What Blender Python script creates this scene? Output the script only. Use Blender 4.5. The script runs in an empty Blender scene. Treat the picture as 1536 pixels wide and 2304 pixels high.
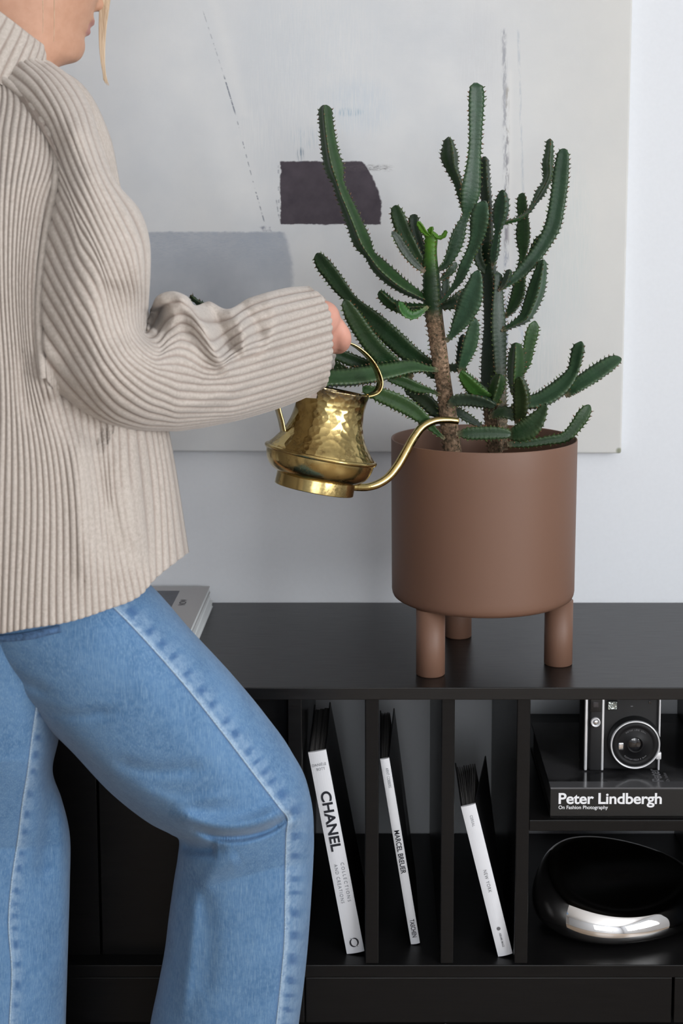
import bpy, bmesh, math, random
import numpy as np
from mathutils import Vector, Matrix, noise
random.seed(7); np.random.seed(7)
S = bpy.context.scene
COL = S.collection
ZT = 0.70                      # sideboard top above the floor
# ---------------------------------------------------------------- camera
F, TH, PX, PY, CH, CD = 3285.07, 0.1198, 850.1, 866.65, 0.6541, 1.9472   # focal (px of a 2304 px tall frame), pitch, principal point, height over the top, distance to the front edge
D = 0.4384                     # depth of the sideboard: wall plane
cam_d = bpy.data.cameras.new('camera'); cam = bpy.data.objects.new('camera', cam_d); COL.objects.link(cam)
cam.location = (0, -CD, CH + ZT); cam.rotation_euler = (math.pi/2 - TH, 0, 0)
cam_d.sensor_fit = 'VERTICAL'; cam_d.sensor_height = 36; cam_d.lens = F/2304*36
cam_d.shift_x = (768-PX)/2304; cam_d.shift_y = -(1152-PY)/2304
cam_d.clip_start = .05
cam_d.dof.use_dof = True; cam_d.dof.focus_distance = 2.02; cam_d.dof.aperture_fstop = 7.0
S.camera = cam
# ---------------------------------------------------------------- world, lamps, exposure
S.view_settings.view_transform = 'Standard'; S.view_settings.look = 'None'
S.view_settings.gamma = 1; S.view_settings.use_curve_mapping = False
S.view_settings.exposure = 0.17
W = bpy.data.worlds.new('sky'); S.world = W; W.use_nodes = True
W.node_tree.nodes['Background'].inputs[0].default_value = (0.88, 0.94, 1.0, 1)
W.node_tree.nodes['Background'].inputs[1].default_value = 1.2
def area(name, loc, aim, sx, sy, power, col):
    l = bpy.data.lights.new(name, 'AREA'); l.shape = 'RECTANGLE'; l.size = sx; l.size_y = sy; l.energy = power; l.color = col
    o = bpy.data.objects.new(name, l); COL.objects.link(o); o.location = loc
    o.rotation_euler = (Vector(aim)-Vector(loc)).to_track_quat('-Z', 'Y').to_euler()
    return o
XR, XL, YB, ZC = 2.25, -4.6, -4.6, 2.75       # room: right wall, left wall, wall behind the camera, ceiling
W1 = (-3.8, -1.4, 0.85, 2.35)                 # window in the right wall: y0 y1 z0 z1
W2 = (-0.5, 1.3, 0.85, 2.35)                   # window in the wall behind the camera: x0 x1 z0 z1
area('daylight_right', (XR+.10, (W1[0]+W1[1])/2, 1.6), (0, (W1[0]+W1[1])/2, 1.35), W1[1]-W1[0], W1[3]-W1[2], 112, (.97, .98, 1))
area('daylight_rear', ((W2[0]+W2[1])/2, YB-.10, 1.6), ((W2[0]+W2[1])/2, 0, 1.35), W2[1]-W2[0], W2[3]-W2[2], 32, (.97, .98, 1))
# ---------------------------------------------------------------- maths helpers
ct, st = math.cos(TH), math.sin(TH)
def U(x, y, Y):
    """point of the photograph (px) at depth Y behind the sideboard's front edge -> world"""
    x = np.asarray(x, float); y = np.asarray(y, float); Y = np.asarray(Y, float)
    u = (x-PX)/F; v = -(y-PY)/F
    dy = ct+v*st; dz = -st+v*ct
    t = (Y+CD)/dy
    return np.stack([u*t, Y+0*t, CH+ZT+dz*t], -1)
def UZ(x, y, z):
    """point of the photograph on the horizontal plane z (world)"""
    u = (x-PX)/F; v = -(y-PY)/F
    t = (z-CH-ZT)/(-st+v*ct)
    return np.array([u*t, (ct+v*st)*t-CD, z])
def mpp(Y): return (Y+CD)/F                    # metres per pixel at depth Y (near enough)
def srgb(r, g, b):
    f = lambda c: (c/255/12.92 if c/255 <= .04045 else ((c/255+.055)/1.055)**2.4)
    return (f(r), f(g), f(b), 1)
def smooth(a, b, x):
    t = np.clip((np.asarray(x, float)-a)/(b-a), 0, 1); return t*t*(3-2*t)
def hermite(T, P, t):
    """cubic through P (k,...) at knots T, sampled at t"""
    T = np.asarray(T, float); P = np.asarray(P, float); t = np.asarray(t, float)
    m = np.zeros_like(P); h = np.diff(T); sh = (-1,)+(1,)*(P.ndim-1)
    d = np.diff(P, axis=0)/h.reshape(sh)
    m[0] = d[0]; m[-1] = d[-1]
    if len(T) > 2:
        w = (h[:-1]/(h[:-1]+h[1:])).reshape(sh)
        m[1:-1] = d[:-1]*(1-w)+d[1:]*w
    i = np.clip(np.searchsorted(T, t, side='right')-1, 0, len(T)-2)
    hh = h[i].reshape(sh); s = ((t-T[i])/h[i]).reshape(sh)
    return (2*s**3-3*s**2+1)*P[i]+(s**3-2*s**2+s)*hh*m[i]+(-2*s**3+3*s**2)*P[i+1]+(s**3-s**2)*hh*m[i+1]
def path(P, n, smooth_=True):
    P = np.asarray(P, float); L = np.r_[0, np.cumsum(np.linalg.norm(np.diff(P[:, :3], axis=0), axis=1))]
    if not smooth_:
        t = np.linspace(0, L[-1], n); return np.stack([np.interp(t, L, P[:, k]) for k in range(P.shape[1])], -1)
    return hermite(L, P, np.linspace(0, L[-1], n))
def interp(x, xs, ys): return np.interp(x, xs, ys)
# ---------------------------------------------------------------- object helpers
def mesh_obj(name, V, Fc, mat=None, parent=None, smooth_shade=True, mats=None, fmat=None):
    me = bpy.data.meshes.new(name)
    me.from_pydata([tuple(v) for v in np.asarray(V, float).tolist()], [], Fc)
    if mats:
        for m in mats: me.materials.append(m)
    elif mat: me.materials.append(mat)
    if fmat is not None: me.polygons.foreach_set('material_index', np.asarray(fmat, np.int32))
    me.polygons.foreach_set('use_smooth', np.full(len(me.polygons), smooth_shade))
    me.update()
    o = bpy.data.objects.new(name, me); COL.objects.link(o)
    if parent: put(o, parent)
    return o
def put(o, parent):
    o.parent = parent
    loc = parent.location.copy()
    if parent.parent: loc = loc + parent.parent.location
    # parents are only ever translated: meshes are given in world coordinates
    if o.type == 'MESH' and not o.get('_loc'):
        o.data.transform(Matrix.Translation(-loc))
    elif o.type != 'MESH': o.location = o.location - loc
def flat_norm(o):
    bm = bmesh.new(); bm.from_mesh(o.data); bmesh.ops.recalc_face_normals(bm, faces=bm.faces); bm.to_mesh(o.data); bm.free()
def tag(o, label, cat, group=None):
    o['label'] = label; o['category'] = cat
    if group: o['group'] = group
    return o
def thing(name, label, cat, loc, group=None):
    o = bpy.data.objects.new(name, None); o.empty_display_size = .05; COL.objects.link(o); o.location = Vector([float(c) for c in loc])
    return tag(o, label, cat, group)
def struct(o): o['kind'] = 'structure'; return o
class MB:
    """collects simple shapes into one mesh"""
    def __init__(s): s.V = []; s.F = []; s.n = 0; s.M = []
    def add(s, V, Fc, m=0):
        V = np.asarray(V, float); s.V.append(V); s.F += [tuple(i+s.n for i in f) for f in Fc]; s.M += [m]*len(Fc); s.n += len(V); return s
    def box(s, x0, x1, y0, y1, z0, z1, m=0, bev=0.0, R=None):
        if bev:
            bm = bmesh.new(); bmesh.ops.create_cube(bm, size=1)
            for v in bm.verts: v.co = Vector(((x0+x1)/2+v.co.x*(x1-x0), (y0+y1)/2+v.co.y*(y1-y0), (z0+z1)/2+v.co.z*(z1-z0)))
            bmesh.ops.bevel(bm, geom=bm.edges[:], offset=bev, segments=2, profile=.5, affect='EDGES')
            bm.verts.index_update()
            V = [tuple(v.co) for v in bm.verts]; Fc = [[v.index for v in f.verts] for f in bm.faces]; bm.free()
        else:
            V = [(x, y, z) for x in (x0, x1) for y in (y0, y1) for z in (z0, z1)]
            Fc = [(0, 1, 3, 2), (4, 6, 7, 5), (0, 4, 5, 1), (2, 3, 7, 6), (0, 2, 6, 4), (1, 5, 7, 3)]
        if R is not None: V = [tuple(R @ Vector(v)) for v in V]
        return s.add(V, Fc, m)
    def grid(s, G, cu=False, cv=False, m=0, flip=False):
        V, Fc = grid(G, cu, cv, flip); return s.add(V, Fc, m)
    def obj(s, name, mat=None, parent=None, smooth_shade=True, mats=None):
        return mesh_obj(name, np.concatenate(s.V), s.F, mat, parent, smooth_shade, mats, s.M if mats else None)
def grid(G, cu=False, cv=False, flip=False):
    G = np.asarray(G); a, b = G.shape[:2]
    ii = np.arange(a if cu else a-1)[:, None]; jj = np.arange(b if cv else b-1)[None, :]
    i2 = (ii+1) % a; j2 = (jj+1) % b
    q = np.stack([ii*b+jj+0*j2, i2*b+jj, i2*b+j2, ii*b+j2], -1).reshape(-1, 4)
    if flip: q = q[:, ::-1]
    return G.reshape(-1, G.shape[-1])[:, :3], q.tolist()
def frames(P, up=(0, -1, 0)):
    """parallel-transport frames along P"""
    P = np.asarray(P, float); T = np.gradient(P, axis=0); T /= np.linalg.norm(T, axis=1)[:, None]+1e-12
    n = np.array(up, float); n -= T[0]*n.dot(T[0])
    if np.linalg.norm(n) < 1e-3: n = np.array([1., 0, 0]); n -= T[0]*n.dot(T[0])
    n /= np.linalg.norm(n); N = [n]
    for i in range(1, len(P)):
        n = N[-1]-T[i]*N[-1].dot(T[i]); n /= np.linalg.norm(n)+1e-12; N.append(n)
    N = np.array(N); return T, N, np.cross(T, N)
def tube(P, r, k=16, caps=True, up=(0, -1, 0), flat=1.0):
    P = np.asarray(P, float); r = np.broadcast_to(np.asarray(r, float), (len(P),))
    T, N, B = frames(P, up); a = np.linspace(0, 2*np.pi, k, endpoint=False)
    G = P[:, None]+r[:, None, None]*(np.cos(a)[None, :, None]*N[:, None]+flat*np.sin(a)[None, :, None]*B[:, None])
    V, Fc = grid(G, False, True)
    if caps:
        Fc += [tuple(range(k))[::-1], tuple(range((len(P)-1)*k, len(P)*k))]
    return V, Fc
def lathe(prof, n=64, M=None):
    prof = np.asarray(prof, float); a = np.linspace(0, 2*np.pi, n, endpoint=False)
    G = np.stack([prof[:, None, 0]*np.cos(a), prof[:, None, 0]*np.sin(a), prof[:, None, 1]+0*a], -1)
    if M is not None: G = xf(M, G)
    return grid(G, False, True)
def xf(M, G):
    M = np.array(M); return np.asarray(G) @ M[:3, :3].T + M[:3, 3]
# ---------------------------------------------------------------- material helpers
class NT:
    def __init__(s, name):
        s.m = bpy.data.materials.new(name); s.m.use_nodes = True; s.t = s.m.node_tree; s.b = s.t.nodes['Principled BSDF']
    def n(s, typ, **kw):
        o = s.t.nodes.new('ShaderNode'+typ)
        for k, v in kw.items():
            if hasattr(o, k) and k not in ('inputs',): setattr(o, k, v)
        return o
    def set(s, node, key, val):
        if isinstance(val, bpy.types.NodeSocket): s.t.links.new(val, node.inputs[key])
        else: node.inputs[key].default_value = val
    def math(s, op, a, b=None, c=None):
        o = s.n('Math', operation=op)
        for i, v in enumerate((a, b, c)):
            if v is not None: s.set(o, i, v)
        return o.outputs[0]
    def mix(s, fac, a, b, blend='MIX'):
        o = s.n('Mix', data_type='RGBA', blend_type=blend)
        s.set(o, 0, fac); s.set(o, 6, a); s.set(o, 7, b); return o.outputs[2]
    def coord(s, which='Object'): return s.n('TexCoord').outputs[which]
    def mapping(s, vec, scale=(1, 1, 1), rot=(0, 0, 0), loc=(0, 0, 0)):
        o = s.n('Mapping'); s.set(o, 0, vec); o.inputs[1].default_value = loc; o.inputs[2].default_value = rot; o.inputs[3].default_value = scale; return o.outputs[0]
    def noise(s, vec, scale, detail=3, rough=.5, out=0, dist=0.0):
        o = s.n('TexNoise'); s.set(o, 'Vector', vec); o.inputs['Scale'].default_value = scale; o.inputs['Detail'].default_value = detail; o.inputs['Roughness'].default_value = rough
        o.inputs['Distortion'].default_value = dist; return o.outputs[out]
    def ramp(s, fac, stops):
        o = s.n('ValToRGB'); s.set(o, 0, fac); e = o.color_ramp.elements
        while len(e) < len(stops): e.new(.5)
        for k, (p, c) in zip(e, stops): k.position = p; k.color = c if len(c) == 4 else (*c, 1)
        return o.outputs[0]
    def range(s, x, a, b, c=0.0, d=1.0, kind='SMOOTHSTEP'):
        o = s.n('MapRange', interpolation_type=kind); s.set(o, 0, x)
        for i, v in enumerate((a, b, c, d)): s.set(o, i+1, v)
        return o.outputs[0]
    def bump(s, h, strength=.3, dist=.001, normal=None):
        o = s.n('Bump'); o.inputs['Strength'].default_value = strength; o.inputs['Distance'].default_value = dist; s.set(o, 'Height', h)
        if normal is not None: s.set(o, 'Normal', normal)
        s.t.links.new(o.outputs[0], s.b.inputs['Normal']); return o.outputs[0]
    def out(s, **kw):
        for k, v in kw.items(): s.set(s.b, k.replace('_', ' '), v)
        return s.m
def plain(name, col, rough=.5, metal=0.0, spec=.5, grain=0.0, gscale=300, coat=0.0, sheen=0.0):
    t = NT(name); c = col
    if grain:
        nz = t.noise(t.coord(), gscale, 4)
        c = t.mix(t.range(nz, .25, .75, 0, 1, 'LINEAR'), tuple(max(0, x*(1-grain)) for x in col[:3])+(1,), tuple(min(1, x*(1+grain)) for x in col[:3])+(1,))
        t.bump(nz, .08, .0006)
    t.out(Base_Color=c, Roughness=rough, Metallic=metal, Specular_IOR_Level=spec, Coat_Weight=coat, Sheen_Weight=sheen)
    return t.m
# ================================================================= STRUCTURE
M_wall = plain('white_wall_paint', (.775, .80, .835, 1), .75, spec=.3, grain=.012, gscale=160)
M_ceil = plain('ceiling_paint', (.84, .84, .84, 1), .9)
M_trim = plain('white_trim', (.82, .82, .82, 1), .4)
def floor_mat():
    t = NT('oak_floor'); c = t.mapping(t.coord(), (1, 7, 1))
    nz = t.noise(c, 5, 6, .6)
    t.out(Base_Color=t.ramp(nz, [(.3, (.22, .15, .10)), (.7, (.32, .24, .16))]), Roughness=.4); return t.m
M_floor = floor_mat()
def wall(name, boxes, mat=M_wall):
    b = MB()
    for q in boxes: b.box(*q)
    return struct(b.obj(name, mat, None, False))
T_ = .10
wall('wall_back', [(XL, XR, D+.004, D+.004+T_, 0, ZC)])
wall('wall_left', [(XL-T_, XL, YB, D+.004, 0, ZC)], plain('low_bounce_taupe', (.30, .28, .26, 1), .8))  # out of view; taupe added so it bounces less light onto the sweater
wall('wall_right', [(XR, XR+T_, YB, W1[0], 0, ZC), (XR, XR+T_, W1[1], D+.004, 0, ZC), (XR, XR+T_, W1[0], W1[1], 0, W1[2]), (XR, XR+T_, W1[0], W1[1], W1[3], ZC)])
wall('wall_front', [(XL, W2[0], YB-T_, YB, 0, ZC), (W2[1], XR, YB-T_, YB, 0, ZC), (W2[0], W2[1], YB-T_, YB, 0, W2[2]), (W2[0], W2[1], YB-T_, YB, W2[3], ZC)])
wall('ceiling', [(XL-T_, XR+T_, YB-T_, D+.1, ZC, ZC+.1)], M_ceil)
wall('floor', [(XL-T_, XR+T_, YB-T_, D+.1, -.1, 0)], M_floor)
b = MB()                                              # window frames with a mullion
y0, y1, z0, z1 = W1; f = .06
for q in ((y0, y0+f, z0, z1), (y1-f, y1, z0, z1), (y0, y1, z0, z0+f), (y0, y1, z1-f, z1), ((y0+y1)/2-.03, (y0+y1)/2+.03, z0, z1), (y0, y1, 1.80, 1.84)):
    b.box(XR+.02, XR+.07, *q)
struct(b.obj('window_1', M_trim, None, False))
b = MB(); x0, x1, z0, z1 = W2
for q in ((x0, x0+f, z0, z1), (x1-f, x1, z0, z1), (x0, x1, z0, z0+f), (x0, x1, z1-f, z1), ((x0+x1)/2-.03, (x0+x1)/2+.03, z0, z1)):
    b.box(q[0], q[1], YB-.07, YB-.02, q[2], q[3])
struct(b.obj('window_2', M_trim, None, False))
struct(MB().box(XL, -.92, D-.011, D+.004, 0, .09).box(.92, XR, D-.011, D+.004, 0, .09).obj('baseboard_back', M_trim, None, False))
struct(MB().box(XR-.015, XR, YB, D-.011, 0, .09).obj('baseboard_right', M_trim, None, False))
struct(MB().box(XL, XL+.015, YB, D-.011, 0, .09).obj('baseboard_left', M_trim, None, False))

# ================================================================= PAINTING
PY0 = D-.018                                          # front plane of the canvas
_a = UZ; 
def pp(x, y): return UP(x, y)
def UP(x, y):
    p = U(x, y, PY0); return float(p[0]), float(p[2])
def canvas_mat():
    t = NT('abstract_canvas'); co = t.coord('Object'); sp = t.n('SeparateXYZ'); t.set(sp, 0, co)
    X, Z = sp.outputs[0], sp.outputs[2]
    n1 = t.noise(co, 40, 5, .6); n2 = t.noise(co, 7, 4, .6); n3 = t.noise(co, 160, 3)
    wx = t.math('MULTIPLY_ADD', n1, .007, t.math('MULTIPLY_ADD', n3, .004, -.0055))       # ragged paint edges
    Xw = t.math('ADD', X, wx); Zw = t.math('ADD', Z, t.math('MULTIPLY', wx, .6))
    fine = t.noise(t.mapping(co, (30, 1, 300)), 6, 4)                                    # horizontal brush drag
    vert = t.noise(t.mapping(co, (220, 1, 9)), 4, 4, .6)                                 # vertical brush drag
    def box(x0, x1, za, zb, e=.002, w=True, e2=None):
        xs, zs = (Xw, Zw) if w else (X, Z)
        m = t.math('MULTIPLY', t.range(xs, x0-e, x0+e), t.range(xs, x1-(e2 or e), x1+(e2 or e), 1, 0))
        return t.math('MULTIPLY', m, t.math('MULTIPLY', t.range(zs, za-e, za+e), t.range(zs, zb-e, zb+e, 1, 0)))
    def blob(px, py, rx, ry, e=1.0):
        cx, cz = UP(px, py); k = mpp(PY0)
        dx = t.math('DIVIDE', t.math('SUBTRACT', X, cx), rx*k); dz = t.math('DIVIDE', t.math('SUBTRACT', Z, cz), ry*k)
        return t.range(t.math('ADD', t.math('MULTIPLY', dx, dx), t.math('MULTIPLY', dz, dz)), 1, 0)
    def line(px0, py0, px1, py1, w, xs=None):
        (xa, za), (xb, zb) = UP(px0, py0), UP(px1, py1)
        # distance in x from the line at this height
        lx = t.math('MULTIPLY_ADD', t.math('SUBTRACT', Z, za), (xb-xa)/(zb-za), xa)
        d = t.math('ABSOLUTE', t.math('SUBTRACT', xs or X, lx))
        m = t.range(d, 0, w*mpp(PY0), 1, 0)
        return t.math('MULTIPLY', m, t.math('MULTIPLY', t.range(Z, min(za, zb), min(za, zb)+.01), t.range(Z, max(za, zb)-.01, max(za, zb), 1, 0)))
    mul = lambda a, b_: t.math('MULTIPLY', a, b_)
    c = t.ramp(n2, [(.3, srgb(206, 209, 212)), (.7, srgb(219, 220, 220))])
    xr0 = UP(1000, 0)[0]; xr1 = UP(1420, 0)[0]
    c = t.mix(mul(t.range(X, xr0, xr1), .55), c, srgb(213, 211, 204))                    # warmer towards the right edge
    c = t.mix(mul(t.range(X, UP(200, 0)[0], UP(480, 0)[0], 1, 0), .35), c, srgb(206, 207, 210))
    for q in ((720, 90, 200, 180, .35, (205, 210, 214)), (620, 200, 120, 260, .35, (203, 207, 211)), (800, 240, 110, 80, .4, (196, 205, 213)), (1280, 560, 70, 260, .4, (203, 209, 208)), (1215, 780, 60, 200, .4, (200, 206, 206)), (1080, 130, 70, 150, .3, (205, 206, 208)), (960, 620, 130, 160, .4, (208, 204, 202))):
        c = t.mix(mul(mul(blob(*q[:4]), t.range(vert, .3, .65)), min(1, q[4]*1.7)), c, srgb(*q[5]))
    # blue-grey field, lower left, with a rounded right end
    (xe, ze) = UP(655, 522); zb_ = UP(655, 1100)[1]
    cx, cz = UP(560, 620); k = mpp(PY0)
    m = mul(t.range(Zw, ze-.002, ze+.002, 1, 0), t.range(t.math('MULTIPLY_ADD', t.math('MULTIPLY', t.math('SUBTRACT', Z, cz), t.math('SUBTRACT', Z, cz)), 3.2, Xw), UP(655, 0)[0]-.005, UP(655, 0)[0]+.005, 1, 0))
    c = t.mix(mul(m, .93), c, t.ramp(n2, [(.28, srgb(158, 164, 173)), (.72, srgb(186, 190, 196))]))
    m2 = mul(m, t.range(Z, UP(0, 640)[1], UP(0, 540)[1]))
    c = t.mix(mul(m2, t.range(fine, .4, .7, 0, .5)), c, srgb(152, 161, 178))
    # purple-black rectangle
    (xa, zt) = UP(630, 363); (xb, zb) = UP(862, 505)
    m = box(xa, xb, zb, zt, .0012)
    curve = t.math('SUBTRACT', Xw, t.math('MULTIPLY', t.math('MULTIPLY', t.math('SUBTRACT', Z, UP(0, 480)[1]), t.math('SUBTRACT', Z, UP(0, 480)[1])), -4.5))
    m = mul(m, t.range(curve, xb-.004, xb-.001, 1, 0))
    c = t.mix(m, c, t.ramp(n1, [(.3, srgb(66, 60, 67)), (.7, srgb(80, 73, 80))]))
    (xa, zt2) = UP(770, 366); (xb2, zb2) = UP(876, 384)
    c = t.mix(mul(box(xa, xb2, zb2, zt2-.004, .003, True, .012), t.range(fine, .45, .6, 0, .75)), c, srgb(86, 80, 84))
    # vertical dirty stripes
    for (px0, y0, px1, y1, w, a, col, lo) in ((1133, 60, 1141, 720, 9, .75, (148, 150, 158), .42), (1141, 190, 1143, 330, 6, .75, (150, 144, 134), .42), (1141, 300, 1142, 420, 6, .8, (134, 133, 140), .40), (1139, 430, 1140, 560, 9, .85, (138, 134, 142), .36), (1139, 560, 1138, 760, 9, .7, (140, 150, 172), .44), (1165, 60, 1180, 560, 5, .45, (168, 178, 188), .44), (1175, 600, 1170, 1000, 10, .5, (176, 186, 205), .40), (1140, 740, 1128, 960, 8, .8, (140, 146, 165), .42)):
        c = t.mix(mul(mul(line(px0, y0, px1, y1, w), t.range(t.noise(t.mapping(co, (300, 1, 60)), 1.0, 4, .65), lo, lo+.16)), a), c, srgb(*col))
    m = line(1148, 150, 1146, 700, 10)
    c = t.mix(mul(m, .35), c, srgb(228, 227, 224))
    # thin broken diagonal crack lines and the light triangular band
    c = t.mix(mul(line(470, -40, 552, 270, 26), .35), c, srgb(226, 226, 224))
    for (px0, y0, px1, y1, w, a, lo) in ((455, 20, 502, 165, 2, .4, .45), (502, 165, 531, 262, 2.6, .9, .40), (531, 262, 572, 420, 2.0, .7, .48), (572, 420, 598, 512, 2.4, .8, .42), (620, 440, 629, 500, 2.4, .6, .45), (626, 365, 627, 470, 3, .5, .5)):
        c = t.mix(mul(mul(line(px0, y0, px1, y1, w), t.range(t.noise(t.mapping(co, (40, 1, 150)), 1.0, 3, .6), lo, lo+.12)), a), c, srgb(98, 106, 120))
    c = t.mix(mul(mul(blob(608, 515, 40, 9), t.range(n1, .44, .56)), .8), c, srgb(72, 82, 108))
    c = t.mix(mul(mul(blob(676, 348, 12, 20), t.range(vert, .48, .6)), .8), c, srgb(95, 118, 138))
    c = t.mix(mul(mul(blob(785, 252, 38, 12), t.range(vert, .46, .62)), .7), c, srgb(130, 165, 185))
    c = t.mix(mul(mul(blob(700, 310, 60, 30), t.range(vert, .5, .64)), .5), c, srgb(165, 182, 195))
    c = t.mix(mul(blob(1392, 1014, 9, 9), .8), c, srgb(120, 125, 95))
    wv = t.math('ADD', t.math('SINE', t.math('MULTIPLY', X, 5200)), t.math('SINE', t.math('MULTIPLY', Z, 5200)))
    t.bump(t.math('MULTIPLY_ADD', wv, .12, t.math('ADD', n3, t.math('MULTIPLY', fine, .5))), .16, .0006)
    t.out(Base_Color=c, Roughness=.7, Specular_IOR_Level=.25); return t.m
pl, pr = -1.15, float(U(1397.5, 1020, PY0)[0]); pb = float(U(1397, 1020.5, PY0)[2]); ptop = ZT+1.25
ptg = thing('painting', 'large pale grey abstract canvas with a dark purple rectangle, hung on the white wall', 'painting', (0, 0, 0))
# the canvas hangs a hair off plumb, as photographed
Rt = Matrix.Translation((pr, 0, pb)) @ Matrix.Rotation(math.radians(.25), 4, 'Y') @ Matrix.Translation((-pr, 0, -pb))
b = MB().box(pl, pr, PY0, D+.002, pb, ptop, bev=.003); b.V = [xf(Rt, v) for v in b.V]
b.obj('canvas', canvas_mat(), ptg, False)
M_pine = plain('pine', (.5, .38, .22, 1), .6)
for q in ((pl+.02, pr-.02, pb+.02, pb+.06), (pl+.02, pr-.02, ptop-.06, ptop-.02)): MB().box(q[0], q[1], D+.0015, D+.0035, q[2], q[3]).obj('stretcher_bar', M_pine, ptg, False)

# ================================================================= SIDEBOARD
def black_wood(name='black_stained_wood', spec=.22):
    t = NT(name); c = t.mapping(t.coord(), (2.2, 60, 60)); nz = t.noise(c, 9, 5, .6); n2 = t.noise(t.coord(), 900, 2)
    t.bump(t.math('ADD', nz, t.math('MULTIPLY', n2, .4)), .10, .0005)
    t.out(Base_Color=t.ramp(nz, [(.3, (.0050, .0048, .0050)), (.7, (.0075, .0071, .0071))]), Roughness=t.range(nz, .3, .7, .28, .36), Specular_IOR_Level=spec); return t.m
M_blk = black_wood()
M_gap = plain('dark_gap', (.004, .004, .004, 1), .8)
zof = lambda px, py, Y=0: float(U(px, py, Y)[2]); xof = lambda px, py, Y=0: float(U(px, py, Y)[0])
SB = thing('sideboard', 'long black wooden sideboard with open cells and drawers under a slab top', 'sideboard', (0, D/2, 0))
xl, xr = -1.02, .90; bv = .0012
zt0 = zof(868, 1575); zs1 = zof(868, 2172); zs0 = zof(868, 2200); zd0 = zof(868, 2303)
MB().box(xl, xr, 0, D, zt0, ZT, bev=bv).obj('top_panel', black_wood('black_satin_top', .42), SB, False)
MB().box(xl, xr, .0005, D, zs0, zs1, bev=bv).obj('lower_shelf', M_blk, SB, False)
def pxd(a, b_): return xof(a, 1600), xof(b_, 1600)
divs = [pxd(646.8, 678.6), pxd(820.8, 851.6), pxd(993.4, 1023.4), pxd(1163.7, 1194)]
for x0, x1 in divs + [(divs[3][1]+.295, divs[3][1]+.313), (-.62, -.602)]:
    MB().box(x0, x1, .004, D-.001, zs1, zt0, bev=bv).obj('divider', M_blk, SB, False)
for x0, x1 in ((xl, xl+.018), (xr-.018, xr)): MB().box(x0, x1, .0015, D-.001, .0, zt0, bev=bv).obj('side_panel', M_blk, SB, False)
zc1, zc0 = zof(1300, 1848), zof(1300, 1873)
cell_l, cell_r = divs[3][1], divs[3][1]+.295
MB().box(cell_l, cell_r, .004, D-.001, zc0, zc1, bev=bv).obj('upper_shelf', M_blk, SB, False)
# recessed door on the left bay, with its shadow gap above the shelf
dr = MB().box(xof(222, 1800, .03), divs[0][0]-.002, .030, .048, zof(300, 2149, .03), zt0-.002, bev=bv).obj('door', M_blk, SB, False)
MB().box(-.602, xof(222, 1800, .03)-.003, .030, .048, zof(300, 2149, .03), zt0-.002, bev=bv).obj('door', M_blk, SB, False)
for x0, x1 in ((xof(687, 2250), xof(1511, 2250)), (xof(1516.5, 2250), xr-.02), (-.60, xof(684.5, 2250)), (xl+.02, -.603)):
    dw = MB().box(x0, x1, .002, .020, zd0, zs0-.0008, bev=bv).obj('drawer', M_blk, SB, False)
kp = U(1001, 2301, 0)
MB().add(*lathe([(0, 0), (.003, .0005), (.0035, .003), (.002, .005), (0, .0052)], 16, Matrix.Translation((kp[0], .001, kp[2]-.004)) @ Matrix.Rotation(math.pi/2, 4, 'X'))).obj('knob', plain('steel_knob', (.6, .6, .6, 1), .25, 1), SB)
MB().box(xl+.018, xr-.018, .021, D-.002, zs0-.20, zs0-.18).box(xl+.018, xr-.018, D-.012, D-.002, zs0-.18, zs0).obj('carcass', M_gap, SB, False)
MB().box(xl+.03, xr-.03, .03, .05, 0, zs0-.20).box(xl+.03, xr-.03, D-.05, D-.03, 0, zs0-.20).obj('plinth', M_gap, SB, False)

# ================================================================= PLANTER
PC = np.array([.1531, .1385]); PR = .1335
M_pot = None
def pot_mat():
    t = NT('brown_powder_coat'); nz = t.noise(t.coord(), 700, 2)
    t.bump(nz, .06, .0004)
    t.out(Base_Color=srgb(113, 83, 67), Roughness=.52, Specular_IOR_Level=.45); return t.m
M_pot = pot_mat()
PT = thing('planter', 'round brown metal planter on three cylinder legs standing on the black sideboard', 'planter', (*PC, ZT))
zb, zr = ZT+.0935, ZT+.3265
prof = [(0, zb), (PR-.012, zb), (PR-.008, zb+.0008), (PR-.004, zb+.003), (PR-.0015, zb+.007), (PR-.0006, zb+.012)] + [(PR+.0012*k/6-.0006, zb+.02+(zr-zb-.021)*k/6) for k in range(7)] + [(PR+.0004, zr), (PR-.0012, zr), (PR-.0018, zr-.001), (PR-.0024, zr-.05), (PR-.0028, zb+.05), (PR-.0028, zb+.004), (0, zb+.004)]
MB().add(*lathe(prof, 128, Matrix.Translation((*PC, 0)))).obj('pot_body', M_pot, PT)
for (lx, ly) in ((968, 1516.5), (1255, 1493), (1030.5, 1431)):
    p = UZ(lx, ly, ZT); r = .0205
    MB().add(*lathe([(0, 0), (r-.0015, 0), (r, .0015), (r, zb-ZT+.001), (0, zb-ZT+.001)], 40, Matrix.Translation((p[0], p[1], ZT)))).obj('leg', M_pot, PT)
def soil():
    t = NT('potting_soil'); nz = t.noise(t.coord(), 130, 6, .7)
    t.bump(nz, .9, .006); t.out(Base_Color=t.ramp(nz, [(.35, (.012, .009, .006)), (.7, (.05, .036, .025))]), Roughness=.95); return t.m
SZ = ZT+.262
a = np.linspace(0, 2*np.pi, 72, endpoint=False); rr = np.linspace(0.002, PR-.0027, 26)
G = np.stack([rr[:, None]*np.cos(a)+PC[0], rr[:, None]*np.sin(a)+PC[1], SZ+.004*np.random.rand(26, 72)*(rr[:, None] < PR-.004)], -1)
so = MB().grid(G, False, True).obj('soil', soil(), PT); so['kind'] = 'stuff'
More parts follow.
